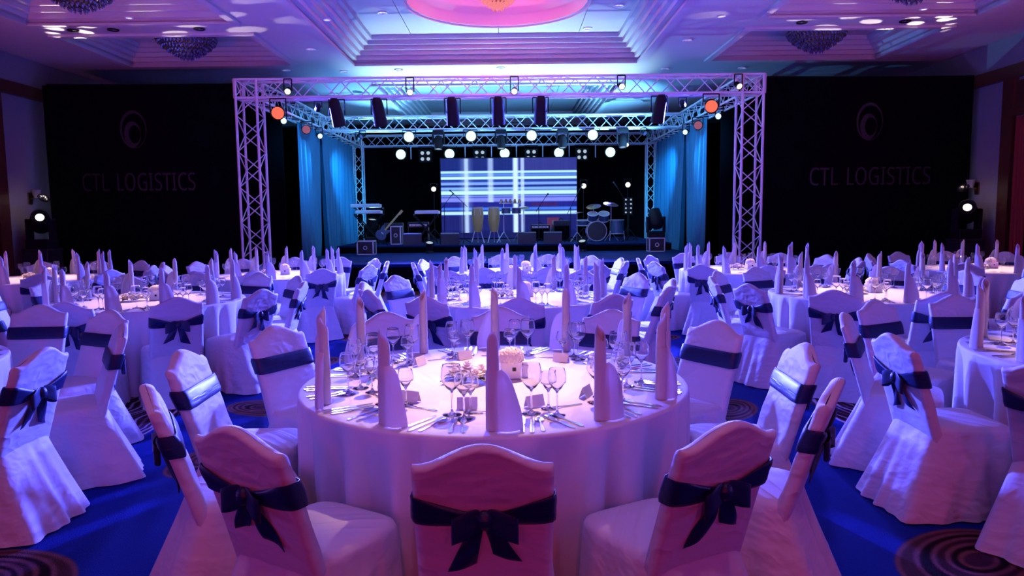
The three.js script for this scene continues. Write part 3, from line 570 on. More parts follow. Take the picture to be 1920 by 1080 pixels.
const forkGeo = flatPiece([...[[0.005, -0.1], [0.008, -0.09], [0.007, -0.05], [0.003, -0.02], [0.003, 0.02], [0.012, 0.04], [0.0125, 0.1], [0.010, 0.1], [0.009, 0.06], [0.006, 0.06], [0.0055, 0.1], [0.002, 0.1], [0.0015, 0.06]], ...[[-0.0015, 0.06], [-0.002, 0.1], [-0.0055, 0.1], [-0.006, 0.06], [-0.009, 0.06], [-0.010, 0.1], [-0.0125, 0.1], [-0.012, 0.04], [-0.003, 0.02], [-0.003, -0.02], [-0.007, -0.05], [-0.008, -0.09], [-0.005, -0.1]]], 0.002, (t) => 0.006 * smooth(0.02, 0.06, t) - 0.004 * smooth(0.06, 0.1, t));
const spoonGeo = flatPiece(sym([[0.005, -0.09], [0.008, -0.08], [0.006, -0.04], [0.003, 0.0], [0.004, 0.03], [0.014, 0.045], [0.017, 0.062], [0.013, 0.08], [0.004, 0.089]]), 0.002, (t) => 0.005 * smooth(0.0, 0.035, t) - 0.006 * Math.max(0, 1 - ((t - 0.062) / 0.025) ** 2));
const cardGeo = merged([box(0.085, 0.05, 0.0015).rotateX(-0.35).translate(0, 0.024, 0.009), box(0.085, 0.05, 0.0015).rotateX(0.35).translate(0, 0.024, -0.009)]);

// flowers
const florets = (() => { const out = []; let s = 3; const h = () => { s = (s * 16807) % 2147483647; return s / 2147483647; };
  for (let k = 0; k < 120; k++) { const y = 1 - 1.55 * (k + 0.5) / 120, r = Math.sqrt(1 - y * y), a = k * 2.39996; const n = V(Math.cos(a) * r, y, Math.sin(a) * r); const g = new THREE.SphereGeometry(1, 6, 4).scale(0.0125, 0.005, 0.0125); g.rotateZ((h() - 0.5) * 0.8); g.applyQuaternion(new THREE.Quaternion().setFromUnitVectors(V(0, 1, 0), n)); g.translate(n.x * 0.062, n.y * 0.045, n.z * 0.062); out.push(g); }
  return merged(out); })();
const roseGeo = (() => { const out = []; for (let k = 0; k < 14; k++) { const t = k / 14, a = k * 2.4, r = 0.006 + 0.022 * t, tilt = 0.15 + 0.75 * t; out.push(sheetGeo(5, 4, (u, v) => { const b = (u - 0.5) * (1.9 - 0.5 * t), rad = r * (0.4 + 0.6 * v) + 0.012 * v * v * tilt; return V(rad * Math.cos(a + b * 0.8), 0.004 + (0.036 - 0.014 * t) * Math.sin(v * 1.45) - 0.006 * t * v * v, rad * Math.sin(a + b * 0.8)); }, 0.0009)); } return merged(out); })();
const leafGeo = sheetGeo(6, 4, (u, v) => V((u - 0.5) * 0.09, 0.012 + 0.014 * Math.sin(u * Math.PI) + 0.004 * Math.abs(v - 0.5), (v - 0.5) * 0.045 * Math.sin(Math.PI * Math.min(0.98, Math.max(0.04, u)))), 0.001);

// ------------------------------------------------------------------ the tables and what stands on and around them
const TABLES = [ // x, z, turn of the ring in degrees, column, row counted from the stage, degree of detail, how far its chairs are turned
  [-0.09, -3.46, 0, 'middle', 'third from stage', 3],
  [0.05, -7.05, 0, 'middle', 'second from stage', 2],
  [0.12, -10.3, 12, 'middle', 'nearest the stage', 1],
  [-3.85, -3.88, 15, 'keyboard-side', 'third from stage', 2, 17],
  [3.5, -3.88, 8, 'drum-side', 'third from stage', 2, -9],
  [-3.6, -7.08, 5, 'keyboard-side', 'second from stage', 2],
  [3.5, -7.1, -5, 'drum-side', 'second from stage', 2],
  [-3.3, -10.2, 8, 'keyboard-side', 'nearest the stage', 1],
  [3.32, -10.25, -8, 'drum-side', 'nearest the stage', 1],
  [-6.48, -9.95, 2, 'keyboard-wall', 'nearest the stage', 1],
  [6.55, -9.95, 18, 'drum-wall', 'nearest the stage', 1],
  [-6.95, -6.75, 10, 'keyboard-wall', 'second from stage', 1],
  [6.9, -6.75, 10, 'drum-wall', 'second from stage', 1],
];
const inView = (x, z, m = 0.84) => z < -0.6 && Math.abs(x) / -z < m;
const protos = {};
function item(key, name, geo, m, category, pos, turn, label, group) {
  if (!protos[key]) { const o = part(numbered(name), geo, m, scene); tag(o, label, category, group); o.position.set(...pos); o.rotation.set(0, turn, 0); protos[key] = o; return o; }
  return copyOf(protos[key], pos, turn, label, group);
}
TABLES.forEach(([cx, cz, off, colName, row, detail, twist = 0], ti) => {
  const tb = `the ${colName} table ${row}`;
  const t = thing('round_table', `round banquet table under white floor-length cloth, ${colName} column, ${row}`, 'table', [cx, 0, cz], ti * 1.1, 'round banquet tables');
  part('tablecloth', cloths[ti % 2], M.cloth, t); part('tabletop', topGeo, M.wood, t);
  for (let k = 0; k < 4; k++) { const a = k * Math.PI / 2; part('leg', legGeo, M.blackMetal, t).position.set(0.6 * Math.cos(a), 0, 0.6 * Math.sin(a)); }
  // the ring is counted clockwise (seen from above) from the seat nearest the stage
  for (let k = 0; k < 12; k++) {
    const deg = 180 + off - 30 * k, a = deg * D2R, ox = Math.sin(a), oz = Math.cos(a), Rr = 1.185 + Math.abs(twist) * 0.003 + 0.012 * (hash(ti, k, 3) - 0.5) * 2;
    const x = cx + ox * Rr, z = cz + oz * Rr, which = `${ORD[k]} clockwise from stage-nearest, ${colName} table ${row}`;
    if (inView(x + ox * 0.2, z + oz * 0.2, 0.86)) chairAt((ti * 5 + k * 2 + (k >> 1)) % 3, [x, 0, z], a + twist * D2R + (hash(ti, k, 5) - 0.5) * 0.09, `white chair, dark sash, ${which}`, `chairs at ${tb}`);
    const tx = oz, tz = -ox;  // towards the right hand of a diner who faces the table centre
    const at = (r, s) => [cx + ox * r + tx * s, TH + 0.002, cz + oz * r + tz * s];
    if (!inView(cx + ox * 0.8, cz + oz * 0.8, 0.76)) continue;
    const nk = (ti * 3 + k * 7) % 4; item('napkin' + nk, 'rolled_napkin', napkins[nk], M.napkin, 'napkin', at(0.83, 0.015), a + (hash(ti, k, 8) - 0.5) * 0.7, `tall rolled white napkin, ${which}`, `napkins on ${tb}`);
    const far = detail === 1 ? 'Far' : '', gl = `on ${tb}`;
    item('big' + far, 'wine_glass', glassGeos['big' + far], far ? M.glass : M.solidGlass, 'glass', at(0.62, 0.15 + 0.03 * hash(ti, k, 11)), 0, `tall clear wine glass, ${which}`, `wine glasses ${gl}`);
    item('mid' + far, 'white_wine_glass', glassGeos['mid' + far], far ? M.glass : M.solidGlass, 'glass', at(0.65, 0.255 + 0.02 * hash(ti, k, 12)), 0, `slim clear wine glass, ${which}`, `slim wine glasses ${gl}`);
    if (detail > 1) {
      item('small', 'water_glass', glassGeos.small, M.solidGlass, 'glass', at(0.55, 0.22 + 0.02 * hash(ti, k, 13)), 0, `small clear water goblet, ${which}`, `water goblets ${gl}`);
      const lay = (key, name, geo, r, s, label) => item(key, name, geo, M.steel, 'cutlery', [at(r, s)[0], TH + 0.001, at(r, s)[2]], a + (hash(ti * 13 + k, s * 100, 6) - 0.5) * 0.12, `${label}, ${which}`, `${name.replace('_', ' ')}s ${gl}`);
      lay('knife', 'table_knife', knifeGeo, 0.77, 0.125, 'inner steel knife'); lay('knife', 'table_knife', knifeGeo, 0.77, 0.16, 'outer steel knife');
      lay('fork', 'table_fork', forkGeo, 0.77, -0.10, 'inner steel fork'); lay('fork', 'table_fork', forkGeo, 0.77, -0.142, 'outer steel fork');
      if (detail > 2) {
        lay('spoon', 'soup_spoon', spoonGeo, 0.77, 0.195, 'steel soup spoon');
        const sp = lay('spoon', 'soup_spoon', spoonGeo, 0.6, 0.0, 'steel spoon laid crosswise'); sp.rotation.set(0, a + Math.PI / 2, 0); sp.userData.group = 'crosswise spoons on ' + tb;
        item('card', 'name_card', cardGeo, M.card, 'card', at(0.53, -0.1), a + 0.2 * (hash(k, 2, 2) - 0.5), `small white folded name card, ${which}`, `name cards ${gl}`);
      }
    }
  }
  // centrepiece: white cube planter with a flower ball, and a cluster of roses beside it
  if (inView(cx, cz, 0.8)) {
    const p = thing('cube_planter', `white cube planter with pale flower ball on ${tb}`, 'planter', [cx + 0.09, TH + 0.001, cz - 0.05], 0.12);
    part('pot', rbox(0.13, 0.085, 0.11, 0.006, 0, 0.043, 0), M.porcelain, p); part('emblem', box(0.018, 0.018, 0.002, 0, 0.05, 0.056), M.ink, p, 'small dark emblem'); part('bloom', florets.clone().translate(-0.01, 0.1, 0), M.petal, p, 'cream flower ball'); 
    const c = thing('rose_cluster', `low cluster of white roses with dark leaves on ${tb}`, 'flowers', [cx - 0.13, TH + 0.001, cz + 0.03], 0.3);
    const spots = [[0, 0], [0.06, 0.02], [-0.06, 0.01], [0.01, -0.06], [0.02, 0.065], [-0.05, -0.05], [0.075, -0.045], [-0.03, 0.06]];
    spots.forEach(([x, z], k) => { const r = part('rose', roseGeo, M.rose, c); r.position.set(x * 1.1, 0.012 + (k === 0 ? 0.03 : 0.004 * (k % 3)), z * 1.1); r.rotation.y = k; r.scale.setScalar(1.4); });
    for (let k = 0; k < 7; k++) { const l = part('leaf', leafGeo, M.leaf, c); const a = k * 0.9 + 0.2; l.position.set(0.1 * Math.cos(a), 0.001, 0.085 * Math.sin(a)); l.rotation.y = -a; }
  }
});

// height of the plaster above a spot on the floor
const inside = (r, x, z, e) => x > r.x0 + e && x < r.x1 - e && z > r.z0 + e && z < r.z1 - e;
const ceilingAt = (x, z) => [CC, CB].some((r) => inside(r, x, z, 0.55)) ? CH + 0.485 : sideCoffers.some((r) => inside(r, x, z, 0.42)) ? CH + 0.38 : CH;
// pin spots in the ceiling, one for each table
TABLES.forEach(([cx, cz, off, colName, row], ti) => {
  if (!inView(cx, cz, 1.1)) return;
  const x = cx + 0.25, z = colName === 'middle' && row.startsWith('nearest') ? -11.2 : cz - 2.3, y = ceilingAt(x, z);
  const o = thing('ceiling_pin_spot', `small ceiling spot aimed at the ${colName} table ${row}`, 'ceiling light', [x, y, z]);
  part('trim_ring', new THREE.TorusGeometry(0.06, 0.012, 8, 20).rotateX(Math.PI / 2).translate(0, -0.01, 0), M.alu, o); part('lamp_lens', new THREE.CircleGeometry(0.052, 20).rotateX(Math.PI / 2).translate(0, -0.008, 0), G.down, o);
  const r = 10.4;
  spot('pin_light', WARM, POWER.pin, V(x, y - 0.05, z), V(cx - 0.05, TH, cz + 0.02), r, 0.9, 2);
});
// other ceiling downlights
const downlights = [[-5.0, -16.6], [-3.75, -16.8], [-3.9, -14.6], [3.4, -14.2], [3.55, -16.9], [5.3, -16.9], [-2.35, -13.9], [2.0, -13.6], [1.6, -15.2], [-0.2, -16.6], [-2.5, -16.7], [-7.6, -13.0], [-6.9, -13.0], [-5.4, -13.0], [6.9, -13.0], [5.1, -13.0]], isLit = ([x, z]) => Math.abs(x) < 5.5 && z < -13.1;
for (const [x, z] of downlights) {
  const y = ceilingAt(x, z), lit = isLit([x, z]), place = ORD[downlights.filter((d) => isLit(d) === lit && d[0] < x).length] + ' from the keyboard-side wall';
  const o = thing('ceiling_downlight', lit ? `small lit twin downlight in the ceiling near the stage, ${place}` : `small unlit downlight in the ceiling between side coffers, ${place}`, 'ceiling light', [x, y, z], 0, lit ? 'lit ceiling downlights' : 'unlit ceiling downlights');
  part('trim_ring', new THREE.TorusGeometry(0.085, 0.014, 8, 20).rotateX(Math.PI / 2).translate(0, -0.01, 0), lit ? M.alu : M.blackMetal, o);
  for (const k of [-0.035, 0.035]) part('lamp_lens', new THREE.CircleGeometry(0.03, 14).rotateX(Math.PI / 2).translate(k, -0.008, 0), lit ? G.down : G.off, o);
}

// ------------------------------------------------------------------ chandeliers
function chandelier(x, y, z, R, m, label) {
  const o = thing('chandelier', label, 'chandelier', [x, y, z]);
  part('ceiling_plate', cyl(0.12, 0.14, 0.05, 20, 0, -0.025, 0), M.brass, o); part('stem', rod(V(0, -0.04, 0), V(0, -0.2, 0), 0.02), M.brass, o);
  const tiers = [[1, 0.12, 0.1], [0.86, 0.2, 0.09], [0.66, 0.28, 0.08], [0.44, 0.35, 0.07], [0.22, 0.41, 0.06]];
  const bead = new THREE.OctahedronGeometry(1).scale(0.034, 0.055, 0.034);
  for (const [k, d, h] of tiers) {
    part('hoop', new THREE.TorusGeometry(R * k, 0.012, 6, 36).rotateX(Math.PI / 2).translate(0, -d, 0), M.brass, o);
    const n = Math.max(5, Math.round(R * k * 2 * Math.PI / 0.075)), list = [];
    for (let i = 0; i < n; i++) { const a = i / n * Math.PI * 2 + d * 9; list.push(bead.clone().translate(R * k * Math.cos(a), -d - 0.055, R * k * Math.sin(a)), bead.clone().scale(0.7, 0.7, 0.7).translate(R * k * 0.96 * Math.cos(a + 0.1), -d - 0.12, R * k * 0.96 * Math.sin(a + 0.1))); }
    tag(part('crystal_ring', merged(list), m, o), null, null, null, 'stuff');
  }
  part('finial', new THREE.SphereGeometry(0.05, 12, 8).translate(0, -0.5, 0), m, o);
  return o;
}
chandelier(-6.35, CH + 0.38, -14.65, 0.55, M.crystal, 'dark unlit crystal chandelier in the keyboard-side coffer nearest the stage');
chandelier(6.05, CH + 0.38, -14.65, 0.55, M.crystal, 'dark unlit crystal chandelier in the drum-side coffer nearest the stage');
chandelier(-6.5, CH + 0.38, -11.3, 0.55, M.crystal, 'dark unlit crystal chandelier in the keyboard-side coffer second from the stage');
chandelier(6.1, CH + 0.38, -11.3, 0.55, M.crystal, 'dark unlit crystal chandelier in the drum-side coffer second from the stage');
{
  const y = CH + 0.9, o = chandelier(AX, y, -13.35, 0.42, G.pink, 'pink glowing crystal chandelier under the red dome');
  for (let k = 0; k < 4; k++) { const a = k * Math.PI / 2 + 0.4, p = new THREE.PointLight(lin([1, 0.10, 0.13]), POWER.dome, 0, 2); p.name = 'dome_light'; p.position.set(AX + 0.6 * Math.cos(a), CH + 0.62, -13.35 + 0.6 * Math.sin(a)); p.castShadow = true; p.shadow.radius = 5; scene.add(p); }
}

// ------------------------------------------------------------------ wash lamps standing along the walls and behind the camera
function floorLamp(label, x, y, z, aim, c, cd, deg, gm, stand) {
  const q = parCan('wash_lamp', label, [x, y, z], aim, 0.12, gm);
  part('floor_stand', merged([rod(V(0, -0.12, 0), V(0, -y + 0.02, 0), 0.02), cyl(0.16, 0.18, 0.03, 16, 0, -y + 0.015, 0)]), M.blackMetal, q.o);
  spot('wall_wash_light', c, cd, q.front, aim, deg, 0.9, 8);
}
const gv = glow([0.6, 0.2, 1], 2), gm = glow([1, 0.2, 0.7], 2), gr = glow([1, 0.1, 0.2], 2);
for (const s of [-1, 1]) {
  const x = s < 0 ? X0 + 0.5 : X1 - 0.5, w = s < 0 ? 'keyboard' : 'drum';
  floorLamp(`violet uplight by the ${w}-side wall, third from the stage`, x, 0.5, -2.4, V(s * 3.0, CH, -3.0), VIOLET, POWER.violet, 46, gv);
  floorLamp(`magenta uplight by the ${w}-side wall, second from the stage`, x, 0.5, -6.2, V(s * 6.2, CH, -11.0), MAGENTA, POWER.magenta, 46, gm);
  floorLamp(`violet uplight by the ${w}-side wall, nearest the stage`, x, 0.5, -8.6, V(s * 2.5, CH, -12.8), VIOLET, POWER.violet * 0.6, 30, gv);
}
for (const [x, k] of [[-3.2, 'keyboard-side'], [0.1, 'middle'], [3.3, 'drum-side']]) floorLamp(`red wash lamp on a tall stand opposite the stage, ${k} one`, x, 3.1, 5.6, V(x * 0.7, 1.2, -6), RED, POWER.rear, 40, gr);

// lilac wash lamps in the ceiling above the middle table farthest from the stage
for (const [x, t] of [[-1.4, 'keyboard'], [1.2, 'drum']]) {
  const q = parCan('ceiling_wash_lamp', `lilac wash lamp hung from the ceiling opposite the stage, ${t} side`, [x, CH - 0.3, -0.9], V(x * 0.4, 0.5, -3.0), 0.12, gm, null, CH - 0.02);
  spot('ceiling_wash_light', LILAC, POWER.lilac, q.front, V(x * 0.4, 0.5, -3.0), 42, 0.9, 6);
}

// ------------------------------------------------------------------ the band's gear on the riser
{
  const Y = RISER;
  const legsX = (w, h, d) => [rod(V(-w / 2, 0.02, d / 2), V(w / 2, h, d / 2), 0.018), rod(V(w / 2, 0.01, d / 2), V(-w / 2, h, d / 2), 0.018), rod(V(-w / 2, 0.01, -d / 2), V(w / 2, h, -d / 2), 0.018), rod(V(w / 2, 0.01, -d / 2), V(-w / 2, h, -d / 2), 0.018), rod(V(-w / 2, 0.02, -d / 2), V(-w / 2, 0.02, d / 2), 0.018), rod(V(w / 2, 0.02, -d / 2), V(w / 2, 0.02, d / 2), 0.018)];
  const keyboard = (x, y, z, w, turn, label, m) => {
    const o = thing('keyboard', label, 'keyboard', [x, y, z], turn);
    part('body', rbox(w, 0.09, 0.32, 0.015, 0, 0.045, 0), m, o); part('white_keys', box(w * 0.9, 0.012, 0.13, 0, 0.096, 0.08), M.keys, o);
    const bl = []; for (let k = 0; k < 20; k++) if (k % 7 !== 2 && k % 7 !== 6) bl.push(box(0.012, 0.014, 0.08, -w * 0.43 + k * w * 0.045, 0.106, 0.06)); part('black_keys', merged(bl), M.ink, o);
    part('panel', box(w * 0.8, 0.004, 0.1, 0, 0.092, -0.08), M.ink, o);
  };
  const kStand = (x, z, w, h, turn, label, tiers) => { const o = thing('keyboard_stand', label, 'stand', [x, Y, z], turn); part('cross_legs', merged(legsX(w, h, 0.3)), M.blackMetal, o); for (const t of tiers) part('tier_arm', merged([rod(V(-w / 2, t, -0.15), V(-w / 2, t, 0.17), 0.015), rod(V(w / 2, t, -0.15), V(w / 2, t, 0.17), 0.015), rod(V(-w / 2, h * 0.9, -0.15), V(-w / 2, t, -0.15), 0.015), rod(V(w / 2, h * 0.9, -0.15), V(w / 2, t, -0.15), 0.015)]), M.blackMetal, o); };
  kStand(-4.1, -21, 0.8, 0.84, 0, 'two-tier keyboard stand beside the rear truss column', [0.86, 1.04]);
  keyboard(-4.18, Y + 1.06, -21, 0.86, 0.05, 'silver keyboard on the upper tier of the two-tier stand', M.keys); keyboard(-4.1, Y + 0.878, -20.98, 0.74, 0.0, 'grey keyboard on the lower tier of the two-tier stand', M.alu);
  kStand(-2.5, -21.3, 0.7, 0.82, 0, 'single keyboard stand between amplifiers and video screen', [0.84]);
  keyboard(-2.45, Y + 0.855, -21.3, 0.7, -0.05, 'small pale keyboard on the stand next to the video screen', M.alu);
  // amplifiers and cases
  const amp = (x, z, w, h, label, light) => { const o = thing('amplifier', label, 'amplifier', [x, Y, z], rr(-0.1, 0.1)); part('cabinet', rbox(w, h, 0.4, 0.02, 0, h / 2, 0), M.caseBlack, o); part('grille', box(w * 0.88, h * 0.68, 0.02, 0, h * 0.4, 0.205), M.blackCloth, o); part('control_strip', box(w * 0.84, h * 0.1, 0.015, 0, h * 0.85, 0.206), light, o); for (const k of [-0.3, -0.1, 0.1, 0.3]) part('knob', cyl(0.014, 0.014, 0.02, 10).rotateX(Math.PI / 2).translate(k * w, h * 0.85, 0.22), M.blackMetal, o); part('handle', new THREE.TorusGeometry(0.06, 0.01, 6, 12, Math.PI).translate(0, h, 0), M.blackMetal, o); };
  amp(-2.8, -21.9, 0.62, 0.62, 'black amplifier with pale control strip under the single keyboard', M.alu); amp(-3.55, -22.0, 0.55, 0.6, 'black amplifier with dark strip behind the two-tier keyboard stand', M.caseBlack); amp(1.5, -22.0, 0.5, 0.62, 'black amplifier between video screen and drum kit', M.caseBlack); amp(0.9, -22.4, 0.6, 0.5, 'low black amplifier in front of the video screen', M.alu);
  const flight = (x, y, z, w, h, d, label) => { const o = thing('flight_case', label, 'case', [x, y, z], 0); part('panel', box(w - 0.02, h - 0.02, d - 0.02, 0, h / 2, 0), M.caseBlack, o); const e = []; for (const a of [-1, 1]) for (const b of [-1, 1]) { e.push(box(w, 0.03, 0.03, 0, h / 2 + a * (h / 2 - 0.015), b * (d / 2 - 0.015)), box(0.03, h, 0.03, a * (w / 2 - 0.015), h / 2, b * (d / 2 - 0.015)), box(0.03, 0.03, d, a * (w / 2 - 0.015), h / 2 + b * (h / 2 - 0.015), 0)); } part('edge_profile', merged(e), M.alu, o); part('latch', new THREE.TorusGeometry(0.045, 0.012, 6, 16).translate(0, h / 2, d / 2), M.alu, o); };
  flight(-3.8, DECK, -19.0, 0.44, 0.37, 0.4, 'black flight case with metal edges at the foot of the riser, keyboard side');
  flight(3.78, DECK, -19.0, 0.42, 0.37, 0.4, 'black flight case with metal edges under the moving light, drum side');
  flight(-3.26, Y, -20.6, 0.3, 0.52, 0.36, 'upright narrow flight case beside the guitar');
  // moving lights and upward beams on the stage
  const mh = movingHead('moving_head', 'moving light standing on the flight case on the drum side', [3.78, DECK + 0.37 + 0.485, -19.0], V(3.3, CH, -20.5), G.small, null, false, 1.25);
  spot('beam_light', CYAN, POWER.beam, mh.front, V(1.5, CH, -20.5), 48, 0.8, 2);
  const mh2 = movingHead('moving_head', 'moving light standing on the riser behind the keyboards', [-4.3, Y + 0.485, -22.4], V(-3.8, CH, -21.5), G.small, null, false, 1.25);
  spot('beam_light', CYAN, POWER.beam, mh2.front, V(-1.8, CH, -20.0), 48, 0.8, 2);
  for (const [x, z, ax, az, t] of [[-2.2, -19.4, -1.6, -17.2, 'keyboard side of the wedges'], [1.9, -19.4, 1.2, -17.2, 'drum side of the wedges']]) { const q = parCan('stage_uplight', `small lamp at the riser edge pointing up, ${t}`, [x, DECK + 0.2, z], V(ax, CH, az), 0.09, G.small); part('floor_stand', cyl(0.1, 0.12, 0.06, 12, 0, -0.17, 0), M.blackMetal, q.o); spot('beam_light', [0.5, 0.85, 1], POWER.beam * 0.7, q.front, V(ax, CH, az), 30, 0.7, 2); }
  // congas
  const conga = (x, z, label) => { const o = thing('conga_drum', label, 'drum', [x, Y, z]); part('shell', lathe([[0.11, 0.32], [0.14, 0.5], [0.165, 0.72], [0.16, 0.88], [0.14, 1.02]], 24), M.congaWood, o); part('drum_head', cyl(0.146, 0.146, 0.02, 24, 0, 1.03, 0), M.skin, o); part('rim', new THREE.TorusGeometry(0.152, 0.01, 6, 24).rotateX(Math.PI / 2).translate(0, 1.0, 0), M.alu, o); for (let k = 0; k < 6; k++) { const a = k * 1.047; part('lug', rod(V(0.152 * Math.cos(a), 1.0, 0.152 * Math.sin(a)), V(0.17 * Math.cos(a), 0.8, 0.17 * Math.sin(a)), 0.007), M.alu, o); } for (let k = 0; k < 3; k++) { const a = k * 2.094 + 0.5; part('stand_leg', rod(V(0.1 * Math.cos(a), 0.36, 0.1 * Math.sin(a)), V(0.21 * Math.cos(a), 0.01, 0.21 * Math.sin(a)), 0.014), M.alu, o); } };
  conga(-0.97, -21, 'yellow wooden conga on a stand, the one by the microphone'); conga(-0.5, -21.0, 'yellow wooden conga on a stand, the one by the percussion rack');
  // percussion rack with bells and small drums
  { const o = thing('percussion_rack', 'percussion rack with cowbells and small drums beside the congas', 'percussion', [0.0, Y, -21.1]); part('bar', rod(V(-0.35, 1.14, 0), V(0.3, 1.14, 0), 0.015), M.alu, o); for (const s of [-1, 1]) { part('post', rod(V(s * 0.22, 0.3, 0), V(s * 0.22, 1.14, 0), 0.015), M.alu, o); part('stand_leg', rod(V(s * 0.22, 0.32, 0), V(s * 0.42, 0.01, 0.2), 0.013), M.alu, o); part('stand_leg', rod(V(s * 0.22, 0.32, 0), V(s * 0.05, 0.01, -0.15), 0.013), M.alu, o); part('small_drum', cyl(0.13, 0.13, 0.16, 20, s * 0.15, 0.92, 0.12), M.drumShell, o); part('drum_hoop', new THREE.TorusGeometry(0.133, 0.008, 6, 20).rotateX(Math.PI / 2).translate(s * 0.15, 1.0, 0.12), M.alu, o); } for (let k = 0; k < 5; k++) part('cowbell', cyl(0.025, 0.045, 0.11, 4, -0.28 + k * 0.13, 1.2, 0), M.brass, o); part('cymbal', lathe([[0.001, 0.02], [0.03, 0.018], [0.16, 0]], 24).rotateX(0.3).translate(0.36, 1.0, 0.1), M.cymbal, o); part('post', rod(V(0.36, 0.02, 0.1), V(0.36, 1.0, 0.1), 0.01), M.alu, o); }
  // drum kit
  { const o = thing('drum_kit', 'dark drum kit with cymbals between amplifier and lamp tower', 'drum kit', [2.55, Y, -21.4]);
    const drum = (x, y, z, r, h, rx, nm) => { const d = part(nm, cyl(r, r, h, 28).rotateX(rx).translate(x, y, z), M.drumShell, o); for (const s of [-1, 1]) part('hoop', new THREE.TorusGeometry(r + 0.006, 0.012, 6, 28).rotateX(Math.PI / 2).translate(0, s * h / 2, 0).rotateX(rx).translate(x, y, z), M.alu, d); part('drum_head', cyl(r * 0.97, r * 0.97, h + 0.004, 28).rotateX(rx).translate(x, y, z), nm === 'bass_drum' ? M.caseBlack : M.skin, d); };
    drum(-0.05, 0.302, 0, 0.28, 0.4, Math.PI / 2, 'bass_drum'); drum(-0.45, 0.55, 0.05, 0.17, 0.14, 0.1, 'snare_drum'); drum(0.55, 0.42, 0.05, 0.2, 0.4, 0, 'floor_tom'); drum(-0.17, 0.72, 0.1, 0.14, 0.2, 0.5, 'rack_tom'); drum(0.16, 0.72, 0.1, 0.15, 0.2, 0.5, 'rack_tom');
    const cym = (x, y, z, r, tx2, tz2) => { part('cymbal', lathe([[0.001, 0.025], [0.03, 0.02], [0.04, 0.012], [r, 0]], 28).rotateX(tx2).rotateZ(tz2).translate(x, y, z), M.cymbal, o); part('cymbal_stand', merged([rod(V(x, 0.25, z), V(x, y, z), 0.011), rod(V(x, 0.28, z), V(x + 0.2, 0.01, z + 0.12), 0.01), rod(V(x, 0.28, z), V(x - 0.2, 0.01, z + 0.12), 0.01), rod(V(x, 0.28, z), V(x, 0.01, z - 0.22), 0.01)]), M.alu, o); };
    cym(-0.12, 1.02, -0.05, 0.22, 0.35, 0.15); cym(-0.62, 0.85, 0.1, 0.18, 0.1, 0.05); cym(0.4, 1.08, -0.1, 0.23, 0.3, -0.15);
    for (const s of [-1, 1]) part('tom_leg', rod(V(0.55 + s * 0.2, 0.3, 0.1), V(0.55 + s * 0.22, 0.01, 0.12), 0.01), M.alu, o);
    const st = thing('drum_stool', 'round black drum stool behind the drum kit', 'stool', [2.5, Y, -22.1]); part('seat', cyl(0.18, 0.18, 0.09, 24, 0, 0.5, 0), M.blackMetal, st); part('post', rod(V(0, 0.1, 0), V(0, 0.46, 0), 0.02), M.alu, st); for (let k = 0; k < 3; k++) part('stool_leg', rod(V(0, 0.3, 0), V(0.25 * Math.cos(k * 2.1), 0.01, 0.25 * Math.sin(k * 2.1)), 0.013), M.alu, st);
  }
  // guitar on a stand
  { const o = thing('electric_guitar', 'electric guitar leaning on a stand behind the flight case', 'guitar', [-3.62, Y + 0.12, -20.4]); const s = new THREE.Shape(); s.moveTo(0, -0.2); s.bezierCurveTo(0.18, -0.2, 0.18, -0.02, 0.11, 0.02); s.bezierCurveTo(0.1, 0.1, 0.16, 0.16, 0.1, 0.2); s.lineTo(0.03, 0.14); s.lineTo(-0.03, 0.14); s.lineTo(-0.12, 0.22); s.bezierCurveTo(-0.16, 0.14, -0.1, 0.08, -0.11, 0.02); s.bezierCurveTo(-0.18, -0.02, -0.18, -0.2, 0, -0.2); const g = new THREE.ExtrudeGeometry(s, { depth: 0.04, bevelSize: 0.006, bevelThickness: 0.006, bevelSegments: 1, curveSegments: 8 }); const tl = (q) => q.rotateZ(-0.7).rotateX(-0.2).translate(0, 0.2, 0); part('body', tl(g), M.drumShell, o); part('neck', tl(box(0.05, 0.62, 0.025, 0, 0.42, 0.04)), M.congaWood, o); part('headstock', tl(box(0.07, 0.14, 0.02, 0.01, 0.78, 0.035)), M.congaWood, o); part('pickup', tl(box(0.08, 0.025, 0.012, 0, 0.0, 0.05)), M.alu, o); part('stand', merged([rod(V(-0.12, -0.11, 0.1), V(0, 0.15, -0.05), 0.012), rod(V(0.12, -0.11, 0.1), V(0, 0.15, -0.05), 0.012), rod(V(0, -0.11, -0.2), V(0, 0.15, -0.05), 0.012)]), M.blackMetal, o); }
